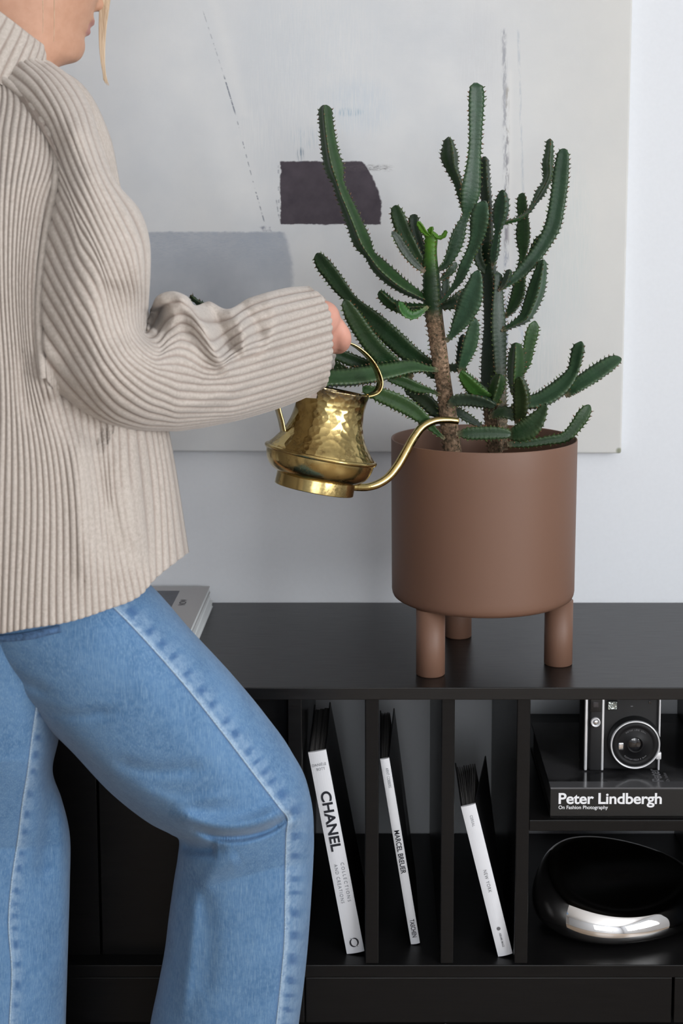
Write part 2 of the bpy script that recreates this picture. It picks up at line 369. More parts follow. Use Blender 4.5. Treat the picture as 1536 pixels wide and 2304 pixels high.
# ================================================================= CACTUS (three-winged spurge in the planter)
def cactus_mat():
    t = NT('cactus_green'); co = t.coord()
    at = t.n('Attribute', attribute_name='tint'); tint = at.outputs['Color']; bark = at.outputs['Alpha']
    nz = t.noise(co, 60, 4, .6); sp = t.noise(co, 420, 3, .7)
    c = t.mix(t.range(nz, .3, .7), t.mix(1.0, tint, (.72, .74, .72, 1), 'MULTIPLY'), tint)
    c = t.mix(t.math('MULTIPLY', t.range(sp, .62, .74), .35), c, (.16, .17, .09, 1))
    bk = t.ramp(t.noise(co, 190, 5, .75), [(.34, (.030, .030, .018)), (.46, (.15, .10, .06)), (.58, (.34, .22, .14)), (.72, (.52, .40, .29))])
    c = t.mix(t.math('MULTIPLY', bark, t.range(nz, .2, .55, .75, 1)), c, bk)
    t.bump(t.math('ADD', sp, t.math('MULTIPLY', t.noise(co, 110, 3), 1.5)), .22, .0012)
    t.out(Base_Color=c, Roughness=t.math('MULTIPLY_ADD', bark, .4, t.math('MULTIPLY_ADD', sp, .25, .30)), Specular_IOR_Level=.42); return t.m
def spine_mat():
    t = NT('spine'); c = t.n('Attribute', attribute_name='tint').outputs['Color']; t.out(Base_Color=c, Roughness=.5); return t.m
M_cac, M_spn = cactus_mat(), spine_mat()
CT = thing('cactus', 'tall dark green branching cactus with spiny ribs growing in the brown planter', 'cactus', (*PC, SZ))
def set_tint(o, cols):
    a = o.data.attributes.new('tint', 'FLOAT_COLOR', 'POINT'); a.data.foreach_set('color', np.asarray(cols, np.float32).ravel())
DK, MD, LT, BR = (.013, .040, .0135), (.019, .056, .0155), (.030, .076, .027), (.085, .23, .018)
GR, BLK = (.035, .060, .040), (.010, .028, .013)
def branch(name, pts, Y0, tint, roll=0.0, Y1=None, bark=0.0, valley=.40, spines=True, tipc=None, tooth=10.0, Ymid=None, blunt=True):
    """pts: (px, py, half width px) from base to tip; depth runs Y0 -> Y1"""
    pts = np.array(pts, float); n = len(pts); Y1 = Y0 if Y1 is None else Y1
    L = np.r_[0, np.cumsum(np.hypot(*np.diff(pts[:, :2], axis=0).T))]; q = L/L[-1]
    Y = Y0+(Y1-Y0)*q
    if Ymid is not None: Y = Y+(Ymid-(Y0+Y1)/2)*np.sin(np.pi*q)
    P3 = U(pts[:, 0], pts[:, 1], Y); r = pts[:, 2]*(Y+CD)/F/.82
    A = np.c_[P3, r]; ln = np.linalg.norm(np.diff(P3, axis=0), axis=1).sum()
    m = max(8, int(ln/.0021)); A = path(A, m); P = A[:, :3]; R = np.maximum(A[:, 3], .0012)
    s = np.linspace(0, ln, m)
    if blunt:
        e = R[-1]*.9+.001; R = R*np.sqrt(np.clip(1-np.clip((s-(ln-e))/e, 0, 1)**2.5, .06, 1))
    T, N, B = frames(P)
    k = 30; a = np.arange(k)*2*np.pi/k
    ph = roll+.0*s
    tw = np.abs(np.cos(1.5*a))                       # 1 on the three rib tips
    fa = np.abs((a/(2*np.pi/3)) % 1-.5)*2*np.pi/3    # angle from the middle of the face, 0..60 deg
    prof = .5/np.cos(fa)*(1-(1-valley/.5)*(1-(fa/(np.pi/3))**2))
    prof = np.minimum(prof, .97)
    pitch = tooth*mpp(Y0); rng = np.random.RandomState(int(abs(pts[:, :2].sum()*7)) % 99991)
    jit = np.cumsum(rng.uniform(.75, 1.3, m))*ln/m/pitch
    saw = .5+.5*np.cos(2*np.pi*jit)
    ang = a[None, :]+ph[:, None]
    rad = R[:, None]*prof[None, :]*(1+.22*(saw[:, None]-.55)*(tw[None, :]**5)*np.clip(.010/np.maximum(R[:, None], .004), .6, 1.5))
    G = P[:, None]+rad[..., None]*(np.cos(ang)[..., None]*N[:, None]+np.sin(ang)[..., None]*B[:, None])
    V, Fc = grid(G, False, True); Fc += [tuple(range(k))[::-1], tuple(range((m-1)*k, m*k))]
    o = mesh_obj(name, V, Fc, M_cac, CT)
    tip = np.array(tipc or tint); f = smooth(.78, 1, np.linspace(0, 1, m))[:, None]
    base = np.array(tint)*(1-f)+tip*f
    bk = np.asarray(np.broadcast_to(bark, (m,)) if np.isscalar(bark) else np.interp(s/ln, *bark))
    col = np.repeat(base[:, None], k, 1)*(1+.55*(tw[None, :, None]**14)*(saw[:, None, None]*.5+.5))
    edge = (tw**20)[None, :, None]*.35*np.clip(saw[:, None, None], 0, 1); col = col*(1-edge)+np.array((.16, .15, .07))*edge
    corky = np.clip(1-s/.010, 0, 1)*.8 if spines else 0*s
    alpha = np.maximum(np.repeat(bk[:, None], k, 1), np.repeat(corky[:, None], k, 1)*.8)
    set_tint(o, np.concatenate([col, alpha[..., None]], -1))
    if spines:
        pk = [i for i in range(2, m-1) if saw[i] >= saw[i-1] and saw[i] > saw[i+1]]
        SV, SF, SC = [], [], []
        for i in pk:
            for j in range(3):
                if rng.rand() < .12: continue
                aa = ph[i]+j*2*np.pi/3; d = math.cos(aa)*N[i]+math.sin(aa)*B[i]
                c0 = P[i]+d*R[i]*1.03; ll = rng.uniform(.0018, .0036); d2 = d*.9+T[i]*rng.uniform(-.2, .9); d2 /= np.linalg.norm(d2)
                w = .0009; b0 = len(SV)
                SV += [c0+T[i]*w*1.3, c0+np.cross(T[i], d)*w, c0-T[i]*w*1.3, c0-np.cross(T[i], d)*w, c0+d2*ll*.55+T[i]*.0003, c0+d2*ll+T[i]*.0006*rng.uniform(-1, 3)]
                SF += [(b0, b0+1, b0+4), (b0+1, b0+2, b0+4), (b0+2, b0+3, b0+4), (b0+3, b0, b0+4), (b0, b0+2, b0+5), (b0+1, b0+3, b0+5)]
                cc = [(.20, .09, .035), (.10, .16, .03), (.06, .10, .025), (.16, .12, .06)][rng.randint(4)]
                if tint is BR or tint[1] > .15: cc = (.12, .25, .03)
                SC += [(*cc, 1)]*4+[(cc[0]*.6, cc[1]*.6, cc[2]*.6, 1)]*2
        if SV:
            so = mesh_obj('spines', np.array(SV), SF, M_spn, o, False); set_tint(so, SC); so['kind'] = 'stuff'
    return o
YA, YB_ = .108, .165
# two woody stems
branch('stem', [(1020, 1022, 20), (1016, 985, 19.5), (1010, 940, 19), (1003, 890, 17), (995, 834, 17), (988, 785, 18), (982, 740, 18), (977, 705, 19), (974, 665, 20), (972, 629, 18), (970, 590, 15), (970, 563, 13), (971, 535, 14), (971, 520, 14)], YA, DK, .5, bark=([0, .6, .66, 1], [1, 1, 0, 0]), valley=.80, tipc=BR, tooth=11)
branch('stem', [(1118, 1018, 18), (1112, 960, 19), (1108, 900, 21), (1106, 850, 22), (1107, 790, 21), (1109, 735, 19), (1107, 680, 18), (1103, 620, 18), (1098, 563, 17), (1098, 500, 14), (1095, 440, 13), (1091, 390, 13), (1090, 352, 12)], YB_+.01, BLK, .2, bark=([0, .14, .2, 1], [1, .8, 0, 0]), valley=.55)
branch('stem', [(1133, 1012, 9), (1126, 900, 12), (1122, 800, 15), (1119, 735, 17), (1118, 690, 14), (1119, 650, 11), (1119, 612, 9)], YB_-.012, GR, 1.3, bark=([0, .3, .5, 1], [.9, .3, 0, 0]), valley=.6)
B_ = [  # name-less list of branches: points, depth at base, colour, roll, depth at tip
 # left-hand branches of the front stem
 ([(968, 678, 6), (935, 662, 12), (905, 645, 16), (875, 622, 19), (850, 598, 18), (832, 575, 13), (815, 548, 20), (800, 512, 19), (785, 475, 17), (770, 440, 15), (759, 408, 14), (752, 385, 21), (742, 345, 19), (736, 305, 17), (732, 270, 16), (730, 236, 16)], YA, MD, .35, .09, None),
 ([(962, 612, 6), (945, 585, 11), (925, 550, 15), (908, 515, 17), (897, 485, 16), (888, 462, 10)], YA+.005, DK, .1, .12, None),
 ([(955, 612, 5), (930, 590, 9), (905, 558, 11), (890, 532, 9), (881, 521, 5)], YA-.02, BLK, .9, .07, None),
 ([(962, 596, 6), (950, 570, 11), (938, 535, 13), (932, 508, 12), (931, 482, 11)], YA+.03, BLK, .4, .15, None),
 ([(972, 690, 6), (945, 690, 8), (915, 692, 12), (885, 685, 13), (865, 668, 12), (853, 655, 8)], YA-.005, DK, .5, .08, None),
 ([(962, 690, 4), (945, 703, 7), (925, 711, 10), (907, 702, 12), (899, 688, 10), (897, 678, 7)], YA-.03, (.03, .115, .022), 1.2, .055, None),
 ([(985, 826, 7), (955, 812, 17), (925, 792, 22), (890, 760, 24), (855, 728, 23), (826, 704, 20), (805, 685, 15), (790, 670, 14), (770, 645, 18), (748, 615, 19), (728, 590, 18), (712, 570, 10)], YA+.02, DK, .6, .15, None),
 ([(925, 850, 10), (900, 832, 16), (872, 808, 21), (842, 778, 21), (815, 742, 20), (792, 706, 18), (774, 674, 10)], YA-.01, DK, .2, .04, None),
 ([(985, 834, 7), (961, 832, 9), (930, 829, 16), (888, 837, 20), (849, 845, 22), (797, 853, 22), (745, 856, 21), (700, 860, 16)], YA-.03, LT, .75, .03, None),
 ([(880, 840, 10), (850, 832, 13), (820, 820, 15), (785, 806, 15), (752, 792, 14), (725, 778, 8)], YA+.0, DK, .3, .09, None),
 ([(815, 846, 4), (790, 838, 7), (765, 828, 12), (740, 815, 12), (725, 805, 6)], YA+.02, (.04, .10, .04), .9, .13, None),
 ([(1000, 988, 4), (978, 968, 7), (956, 945, 13), (927, 920, 18), (888, 899, 19), (847, 883, 16), (815, 872, 10)], YA-.03, (.026, .070, .020), .3, .06, None),
 ([(990, 888, 4), (972, 880, 5), (940, 871, 12), (904, 856, 13), (870, 848, 9)], YA-.012, MD, .6, .08, None),
 ([(1004, 932, 6), (985, 925, 15), (965, 905, 18), (940, 888, 15), (910, 872, 8)], YA+.012, BLK, .9, .13, None),
 ([(1000, 850, 3), (980, 845, 8), (962, 835, 8), (950, 826, 3)], YA+.03, DK, .2, .13, None),
 # right-hand branches of the front stem
 ([(978, 610, 4), (999, 597, 8), (1016, 566, 14), (1028, 530, 16), (1040, 498, 10), (1046, 486, 9), (1051, 462, 17), (1056, 425, 22), (1061, 385, 18), (1065, 345, 15), (1067, 305, 15), (1068, 255, 17), (1069, 220, 18), (1069, 186, 15)], YA, (.024, .066, .032), .55, .09, None),
 ([(1046, 470, 8), (1040, 440, 10), (1030, 405, 11), (1018, 375, 15), (1013, 348, 20), (1011, 328, 15), (1009, 308, 9)], YA+.03, DK, .15, .16, None),
 ([(978, 690, 4), (1000, 672, 4), (1020, 648, 6), (1032, 632, 9), (1047, 600, 13), (1062, 566, 12), (1074, 538, 16), (1082, 502, 22), (1086, 475, 21), (1090, 452, 13)], YA-.01, (.028, .074, .040), .2, .04, None),
 ([(1003, 768, 5), (1015, 756, 7), (1033, 730, 16), (1050, 702, 23), (1065, 668, 26), (1072, 640, 20), (1076, 608, 10)], YA-.02, (.032, .080, .046), .3, .05, None),
 ([(982, 690, 5), (1005, 684, 12), (1025, 675, 17), (1040, 660, 14), (1047, 650, 7)], YA+.02, BLK, .6, .13, None),
 ([(980, 635, 3), (1000, 622, 5), (1015, 606, 9), (1026, 590, 6)], YA+.03, DK, .4, .14, None),
 ([(985, 690, 3), (998, 672, 8), (1003, 640, 9), (1000, 612, 6)], YA+.035, GR, .5, .15, None),
 ([(1034, 836, 6), (1044, 808, 12), (1054, 780, 16), (1062, 748, 15), (1068, 715, 9)], YA-.0, (.032, .080, .042), .5, .08, None),
 ([(1030, 830, 5), (1036, 800, 9), (1040, 770, 9), (1042, 752, 5)], YA+.03, BLK, .3, .13, None),
 ([(1005, 826, 6), (1020, 828, 9), (1040, 830, 9), (1050, 832, 5)], YA+.02, GR, .8, .11, None),
 ([(1008, 915, 5), (1022, 900, 14), (1050, 895, 17), (1085, 900, 16), (1115, 912, 9)], YA-.02, GR, .3, .06, None),
 # branches of the rear stem
 ([(1108, 600, 4), (1113, 575, 11), (1118, 540, 9), (1121, 520, 8), (1125, 500, 15), (1130, 472, 19), (1132, 448, 15), (1130, 427, 6)], YB_-.01, (.026, .066, .036), .2, .14, None),
 ([(1122, 506, 5), (1140, 499, 5), (1163, 493, 5), (1189, 475, 5), (1204, 452, 7), (1216, 432, 11), (1226, 415, 9), (1234, 393, 12), (1233, 368, 13), (1236, 340, 10), (1237, 312, 8)], YB_, MD, .4, .20, None),
 ([(1135, 715, 4), (1153, 696, 12), (1167, 668, 17), (1173, 632, 15), (1176, 600, 11), (1178, 575, 9), (1180, 552, 15), (1181, 524, 18), (1180, 493, 14), (1177, 459, 13), (1175, 434, 9)], YB_+.02, MD, .3, .22, None),
 ([(1120, 655, 5), (1140, 640, 7), (1160, 625, 11), (1194, 590, 15), (1224, 548, 16), (1243, 512, 18), (1254, 462, 18), (1260, 420, 18), (1264, 381, 17), (1267, 350, 14), (1268, 334, 11)], YB_-.01, (.024, .062, .032), .9, .15, None),
 ([(1190, 580, 5), (1205, 556, 10), (1217, 538, 10), (1222, 528, 6)], YB_+.03, DK, .3, .20, None),
 ([(1128, 745, 4), (1155, 731, 8), (1181, 715, 14), (1195, 688, 18), (1207, 655, 20), (1216, 616, 15), (1222, 584, 9)], YB_-.02, (.030, .074, .034), .35, .13, None),
 ([(1122, 655, 4), (1132, 642, 6), (1141, 626, 9), (1147, 606, 7)], YB_-.02, GR, .3, .14, None),
 ([(1168, 848, 5), (1182, 815, 11), (1189, 775, 13), (1197, 742, 14), (1203, 722, 9)], YB_-.03, LT, .4, .12, None),
 ([(1160, 890, 12), (1158, 850, 18), (1160, 815, 20), (1161, 790, 16), (1160, 771, 8)], YB_-.06, (.020, .060, .014), .1, .085, None),
 ([(1125, 905, 10), (1095, 890, 18), (1065, 866, 19), (1045, 846, 13), (1036, 836, 7)], YB_-.07, (.034, .105, .018), .35, .05, None),
 ([(1104, 915, 9), (1110, 895, 16), (1117, 872, 18), (1123, 850, 13), (1125, 842, 8)], YB_-.085, (.022, .052, .016), .5, .065, None),
 ([(1170, 955, 12), (1176, 920, 19), (1177, 888, 20), (1172, 862, 15), (1168, 848, 9)], YB_-.07, (.024, .046, .014), .2, .085, None),
 ([(1150, 925, 9), (1178, 912, 15), (1214, 905, 20), (1250, 886, 22), (1276, 862, 20), (1292, 836, 15), (1300, 808, 16), (1305, 785, 16), (1308, 768, 8)], YB_-.03, (.026, .066, .030), .45, .14, None),
 ([(1272, 892, 8), (1292, 876, 17), (1322, 857, 20), (1355, 835, 20), (1382, 816, 16), (1397, 806, 9)], YB_-.005, (.026, .068, .030), .2, .17, None),
 ([(1140, 978, 8), (1165, 975, 19), (1190, 964, 24), (1213, 940, 19), (1224, 920, 11), (1228, 908, 6)], YB_-.08, (.020, .050, .018), .5, .06, None),
 ([(1026, 976, 4), (1050, 975, 13), (1085, 974, 15), (1120, 974, 14), (1150, 977, 9)], YA-.04, (.020, .052, .020), .7, .06, None),
 ([(1140, 1000, 7), (1180, 998, 9), (1230, 991, 10), (1272, 982, 12), (1296, 956, 14), (1312, 932, 15), (1326, 911, 8)], YB_-.02, MD, .3, .15, None),
 ([(1018, 915, 5), (1035, 930, 10), (1060, 946, 9), (1085, 960, 4)], YA+.02, BLK, .3, .12, None),
 ([(1100, 940, 6), (1130, 930, 14), (1160, 938, 14), (1180, 945, 6)], YB_-.05, (.018, .040, .016), .5, .1, None),
 ([(1105, 620, 4), (1085, 600, 10), (1075, 570, 10), (1080, 545, 6)], YB_+.01, BLK, .4, .17, None),
]
for pts, Ya, tint, roll, Yb, _m in B_:
    branch('branch', pts, Ya, tint, random.choice([1.05, .05, 1.05])+random.choice([-1, 1])*random.uniform(.08, .32), Y1=Yb)
# fresh bright leaflets round the growing tip
for pts in ([(966, 530, 4), (955, 520, 7), (946, 506, 8), (939, 498, 5)], [(975, 525, 4), (985, 535, 5), (996, 532, 5), (1001, 524, 5), (1003, 518, 3)], [(968, 526, 5), (970, 518, 7), (972, 510, 3)]):
    branch('leaflet', pts, YA-.012, BR, .4, Y1=YA-.02, spines=False, valley=.3)
# a small tip that shows behind the raised forearm
branch('branch', [(470, 690, 5), (440, 676, 6), (428, 664, 5)], .22, DK, .3, spines=True)

# ================================================================= BRASS WATERING CAN
def brass(name, hammer=False):
    t = NT(name); co = t.coord(); nz = t.noise(co, 55, 5, .65); n2 = t.noise(co, 260, 4, .7)
    stain = t.math('MULTIPLY', t.range(nz, .52, .72), t.range(n2, .35, .6))
    c = t.mix(t.math('MULTIPLY', t.range(nz, .35, .7), .45), (.56, .43, .18, 1), (.38, .27, .10, 1))
    c = t.mix(t.math('MULTIPLY', stain, .6), c, (.10, .075, .045, 1))
    if hammer:
        sp = t.n('SeparateXYZ'); t.set(sp, 0, co)
        top = t.range(sp.outputs[2], .119, .133)                         # darker towards the rim
        c = t.mix(t.math('MULTIPLY', top, t.range(n2, .3, .6, .3, .8)), c, (.075, .065, .07, 1))
    ro = t.math('MULTIPLY_ADD', stain, .3, t.range(n2, .3, .7, .13, .26))
    if hammer:
        vo = t.n('TexVoronoi', feature='SMOOTH_F1'); t.set(vo, 'Vector', co); vo.inputs['Scale'].default_value = 125; vo.inputs['Smoothness'].default_value = .35
        b1 = t.math('POWER', vo.outputs['Distance'], 1.6)
        t.bump(t.math('MULTIPLY_ADD', n2, .08, b1), .55, .0016)
    else: t.bump(t.math('ADD', nz, t.math('MULTIPLY', n2, .3)), .10, .0012)
    t.out(Base_Color=c, Metallic=1.0, Roughness=ro); return t.m
M_br, M_brh = brass('brass'), brass('hammered_brass', True)
YC = -.025
cb = U(706, 1101, YC)                                           # base centre
WC = thing('watering_can', 'hammered brass watering can with curved spout tilted over the planter, held by the woman', 'watering can', cb)
tilt = math.radians(12.2); azi = math.radians(24)               # leans right; spout swings away from the camera
# local frame: z = can axis, x = towards the spout
ax = np.array([math.sin(tilt)*math.cos(azi), math.sin(tilt)*math.sin(azi), math.cos(tilt)]); ax /= np.linalg.norm(ax)
sx = np.array([math.cos(azi), math.sin(azi), 0]); sx -= ax*sx.dot(ax); sx /= np.linalg.norm(sx); sy = np.cross(ax, sx)
MC = np.eye(4); MC[:3, 0] = sx; MC[:3, 1] = sy; MC[:3, 2] = ax; MC[:3, 3] = cb
def can_part(name, V, Fc, mat, parent=WC):
    """V in can coordinates: the object is rotated, so textures follow the can"""
    o = mesh_obj(name, V, Fc, mat); o.parent = parent
    if parent is WC: o.matrix_local = Matrix.Translation(-Vector(cb)) @ Matrix(MC.tolist())
    return o
k = 3285.07/1.93; e = 1/k
prof_low = [(.0, .006), (.046, .006), (.0478, .013), (.0528, .0168), (.0580, .0190), (.0640, .0232), (.0690, .0295), (.0718, .0370), (.0729, .0440), (.0731, .0475)]
can_part('lower_body', *lathe(path(np.array([(a, b, 0) for a, b in prof_low[3:]]), 26)[:, :2].tolist() + [(.0700, .0470), (.0480, .0170)], 128), M_br)
can_part('foot_ring', *lathe([(.0480, .0008), (.0522, 0), (.0531, .0002), (.0535, .0008), (.0535, .0012), (.0531, .0160), (.0530, .0166), (.0526, .0170), (.0500, .0172), (.0470, .0172), (.0465, .0090)] + [(.0470, .003), (.0, .004)], 128), M_br)
up_pts = [(.0728, .0490), (.0716, .0518), (.0674, .0568), (.0612, .0650), (.0553, .0742), (.0512, .0832), (.0488, .0915), (.0468, .1035), (.0463, .1150), (.0472, .1250), (.0488, .1355)]
up = path(np.array([(a, b, 0) for a, b in up_pts]), 60)[:, :2]
inner = [(.0484, .1363), (.0474, .1361), (.0470, .1335)] + [(a-.002, b) for a, b in up[::-6][1:]]
can_part('hammered_body', *lathe(up.tolist()+inner, 144), M_brh)
th = np.linspace(0, 2*np.pi, 13)
can_part('rim_band', *lathe([(.0736+.0027*math.cos(q), .0482+.0030*math.sin(q)) for q in th], 144), M_br)
# spout: leaves low on the right, swings out and up, ends over the soil
sp_px = [(772, 1094, -.020, 9.5), (800, 1096, -.010, 9), (826, 1096, .000, 9), (848, 1090, .008, 9.5), (872, 1075, .016, 10), (893, 1050, .025, 10.5), (912, 1018, .035, 10.5), (930, 986, .046, 10), (950, 961, .055, 9.5), (975, 948, .063, 8.5), (1005, 945, .070, 8), (1030, 947, .075, 8)]
A = np.array([[*U(x, y, Y), r*mpp(Y)] for x, y, Y, r in sp_px]); A = path(A, 90)
V, Fc = tube(A[:, :3], A[:, 3], 24, caps=False)
inr = tube(A[:, :3]-0, A[:, 3]*.8, 24, caps=False)
bs = MB().add(V, Fc).add(inr[0], [f[::-1] for f in inr[1]]); n0 = 89*24
bs.F += [(n0+i, n0+(i+1) % 24, len(V)+n0+(i+1) % 24, len(V)+n0+i) for i in range(24)]
bs.obj('spout', M_br, WC)
# strap handle over the top
hd = [(616, 1008, -.040), (628, 1000, -.038), (637, 984, -.036), (634, 955, -.034), (624, 915, -.032), (622, 880, -.030), (634, 835, -.026), (664, 795, -.020), (705, 772, -.012), (745, 768, -.004), (785, 772, .004), (812, 788, .009), (835, 812, .013), (850, 840, .016), (855, 862, .016), (849, 880, .014), (832, 889, .010), (812, 891, .006)]
P = path(np.array([U(*q) for q in hd]), 110)
T, N, B = frames(P); wd = np.cross(T, np.cross(sy, T)); wd /= np.linalg.norm(wd, axis=1)[:, None]; nn = np.cross(T, wd)
hw, ht = .0095, .0011
G = np.stack([P+wd*hw+nn*ht, P+wd*hw*1.02, P+wd*hw-nn*ht, P-nn*ht*1.2, P-wd*hw-nn*ht, P-wd*hw*1.02, P-wd*hw+nn*ht, P+nn*ht*1.2], 1)
V, Fc = grid(G, False, True); Fc += [tuple(range(8))[::-1], tuple(range(109*8, 110*8))]
ho = mesh_obj('handle', V, Fc, M_br, WC); flat_norm(ho)
for i in (3, 106):
    c = P[i]; MR = np.eye(4); MR[:3, 0] = T[i]; MR[:3, 1] = wd[i]; MR[:3, 2] = nn[i]; MR[:3, 3] = c
    MB().add(*lathe([(0, .0026), (.0014, .0022), (.002, .001), (.002, -.002)], 12, MR)).obj('rivet', M_br, ho)
# ================================================================= PRINTED MATTER
M_white = plain('white_cover', (.78, .79, .82, 1), .35, spec=.5)
M_ink = plain('black_ink', (.012, .014, .022, 1), .45)
M_grey = plain('grey_ink', (.22, .23, .25, 1), .5)
M_wht = plain('white_ink', (.85, .86, .88, 1), .45)
M_dkg = plain('dim_grey_ink', (.16, .16, .17, 1), .5)
M_black = plain('black_board', (.010, .010, .011, 1), .30, spec=.4)
def pages_mat(name, a, b_):
    t = NT(name); c = t.mapping(t.coord(), (900, 3, 3)); nz = t.noise(c, 1, 3, .7)
    t.bump(nz, .5, .0006); t.out(Base_Color=t.mix(t.range(nz, .35, .65), a, b_), Roughness=.7); return t.m
M_pg = pages_mat('dark_edged_pages', (.05, .049, .048, 1), (.17, .165, .16, 1))
def text(name, body, mat, parent, origin, xdir, ydir, size, width=None, bold=0.0, spacing=1.0, align='LEFT'):
    """flat lettering: xdir = reading direction, ydir = up of the letters"""
    c = bpy.data.curves.new(name, 'FONT'); c.body = body; c.size = 1; c.offset = bold; c.space_character = spacing; c.align_x = align; c.extrude = .004
    o = bpy.data.objects.new(name, c); COL.objects.link(o)
    me = bpy.data.meshes.new_from_object(o.evaluated_get(bpy.context.evaluated_depsgraph_get())); bpy.data.objects.remove(o); bpy.data.curves.remove(c)
    V = np.array([v.co[:] for v in me.vertices]); me.materials.clear(); me.materials.append(mat)
    w = V[:, 0].max()-V[:, 0].min(); V[:, 0] -= (V[:, 0].min() if align == 'LEFT' else (V[:, 0].max()+V[:, 0].min())/2)
    kx = (width/w) if width else size; x = np.array(xdir, float); y = np.array(ydir, float); x /= np.linalg.norm(x); y -= x*y.dot(x); y /= np.linalg.norm(y); z = np.cross(x, y)
    Wd = np.array(origin)+V[:, :1]*kx*x+V[:, 1:2]*size*y+V[:, 2:3]*size*z*.25
    me.vertices.foreach_set('co', Wd.astype(np.float32).ravel()); me.name = name; me.update()
    o = bpy.data.objects.new(name, me); COL.objects.link(o); put(o, parent); return o
zsh = zs1
def leaning_book(label, bl, br, tl, tr, depth, cover_gap=0.0, pages=M_pg, deep=.92):
    """standing book seen spine-on; bl, br, tl, tr are the spine's corners in the photograph"""
    # depth of the spine from the point where its lower corner meets the shelf
    q = UZ((bl[0]+br[0])/2, max(bl[1], br[1]), zsh); Y = max(.006, q[1])
    BL, BR_, TL, TR = [U(*p, Y) for p in (bl, br, tl, tr)]
    up = (TL+TR-BL-BR_)/2; h = np.linalg.norm(up); up /= h
    rt = (BR_+TR-BL-TL)/2; rt -= up*rt.dot(up); w = np.linalg.norm(rt); rt /= w
    o0 = (BL+BR_)/2; dp = np.cross(up, rt)*-1
    if dp[1] < 0: dp = -dp
    low = min(o0[2]-w/2*abs(rt[2]), o0[2]); o0 = o0+np.array([0, 0, zsh+.0004-low])
    Mx = np.eye(4); Mx[:3, 0] = rt; Mx[:3, 1] = dp; Mx[:3, 2] = up; Mx[:3, 3] = o0
    bk = thing('book', label, 'book', o0)
    def part(name, b_, mat): b_.V = [xf(Mx, v) for v in b_.V]; return b_.obj(name, mat, bk, False)
    cv = .0018
    # spine slightly rounded
    a = np.linspace(-1, 1, 9); P = [(s*w/2, -.0016*(1-s*s)) for s in a]+[(w/2, .003), (-w/2, .003)]
    V = [(x, y, z) for z in (0, h) for x, y in P]; n = len(P)
    Fc = [(i, (i+1) % n, n+(i+1) % n, n+i) for i in range(n)]+[tuple(range(n))[::-1], tuple(range(n, 2*n))]
    part('spine', MB().add(V, Fc), M_white)
    part('cover', MB().box(-w/2, -w/2+cv, .003, depth, 0, h, bev=.0004), M_black)
    rc = MB().box(w/2-cv, w/2, .003, depth, 0, h, bev=.0004)
    if cover_gap:
        rc.V = [v+np.stack([cover_gap*(v[:, 1]-.003)*np.clip(v[:, 2]/h, 0, 1)**1.2, 0*v[:, 0], 0*v[:, 0]], -1) for v in rc.V]   # sprung open at the top
    part('cover', rc, M_black)
    # page block as a sheaf of signatures with ragged tops
    pg = MB(); ns = 9; pw = (w-2*cv-.0006)/ns
    for i in range(ns):
        x0 = -w/2+cv+.0003+i*pw; fan = cover_gap*.55*(i/(ns-1))
        q = MB().box(0, pw*.94, .0031, depth*deep, .002, h-.0025-.0006*(i % 3))
        q.V = [v+np.stack([x0+fan*.8*v[:, 1]*np.clip(v[:, 2]/h, 0, 1)**1.2, 0*v[:, 0], 0*v[:, 0]], -1) for v in q.V]
        pg.V += q.V; pg.F += [tuple(j+pg.n for j in f) for f in q.F]; pg.n += 8
    pb_ = part('pages', pg, pages); pb_['kind'] = 'stuff'
    def put_text(name, body, mat, px, py, size_px, length_px=None, bold=0, spacing=1.0, up_dir='side', align='LEFT'):
        kk = mpp(Y); p = U(px, py, Y); v = p-o0; lx, lz = v.dot(rt), v.dot(up)
        org = o0+rt*lx+up*lz-dp*.0020
        if up_dir == 'side': return text(name, body, mat, bk, org, -up, rt, size_px*kk, length_px*kk if length_px else None, bold, spacing, align)
        return text(name, body, mat, bk, org, rt, up, size_px*kk, length_px*kk if length_px else None, bold, spacing, align)
    return bk, put_text, (o0, rt, up, dp, w, h, Y)
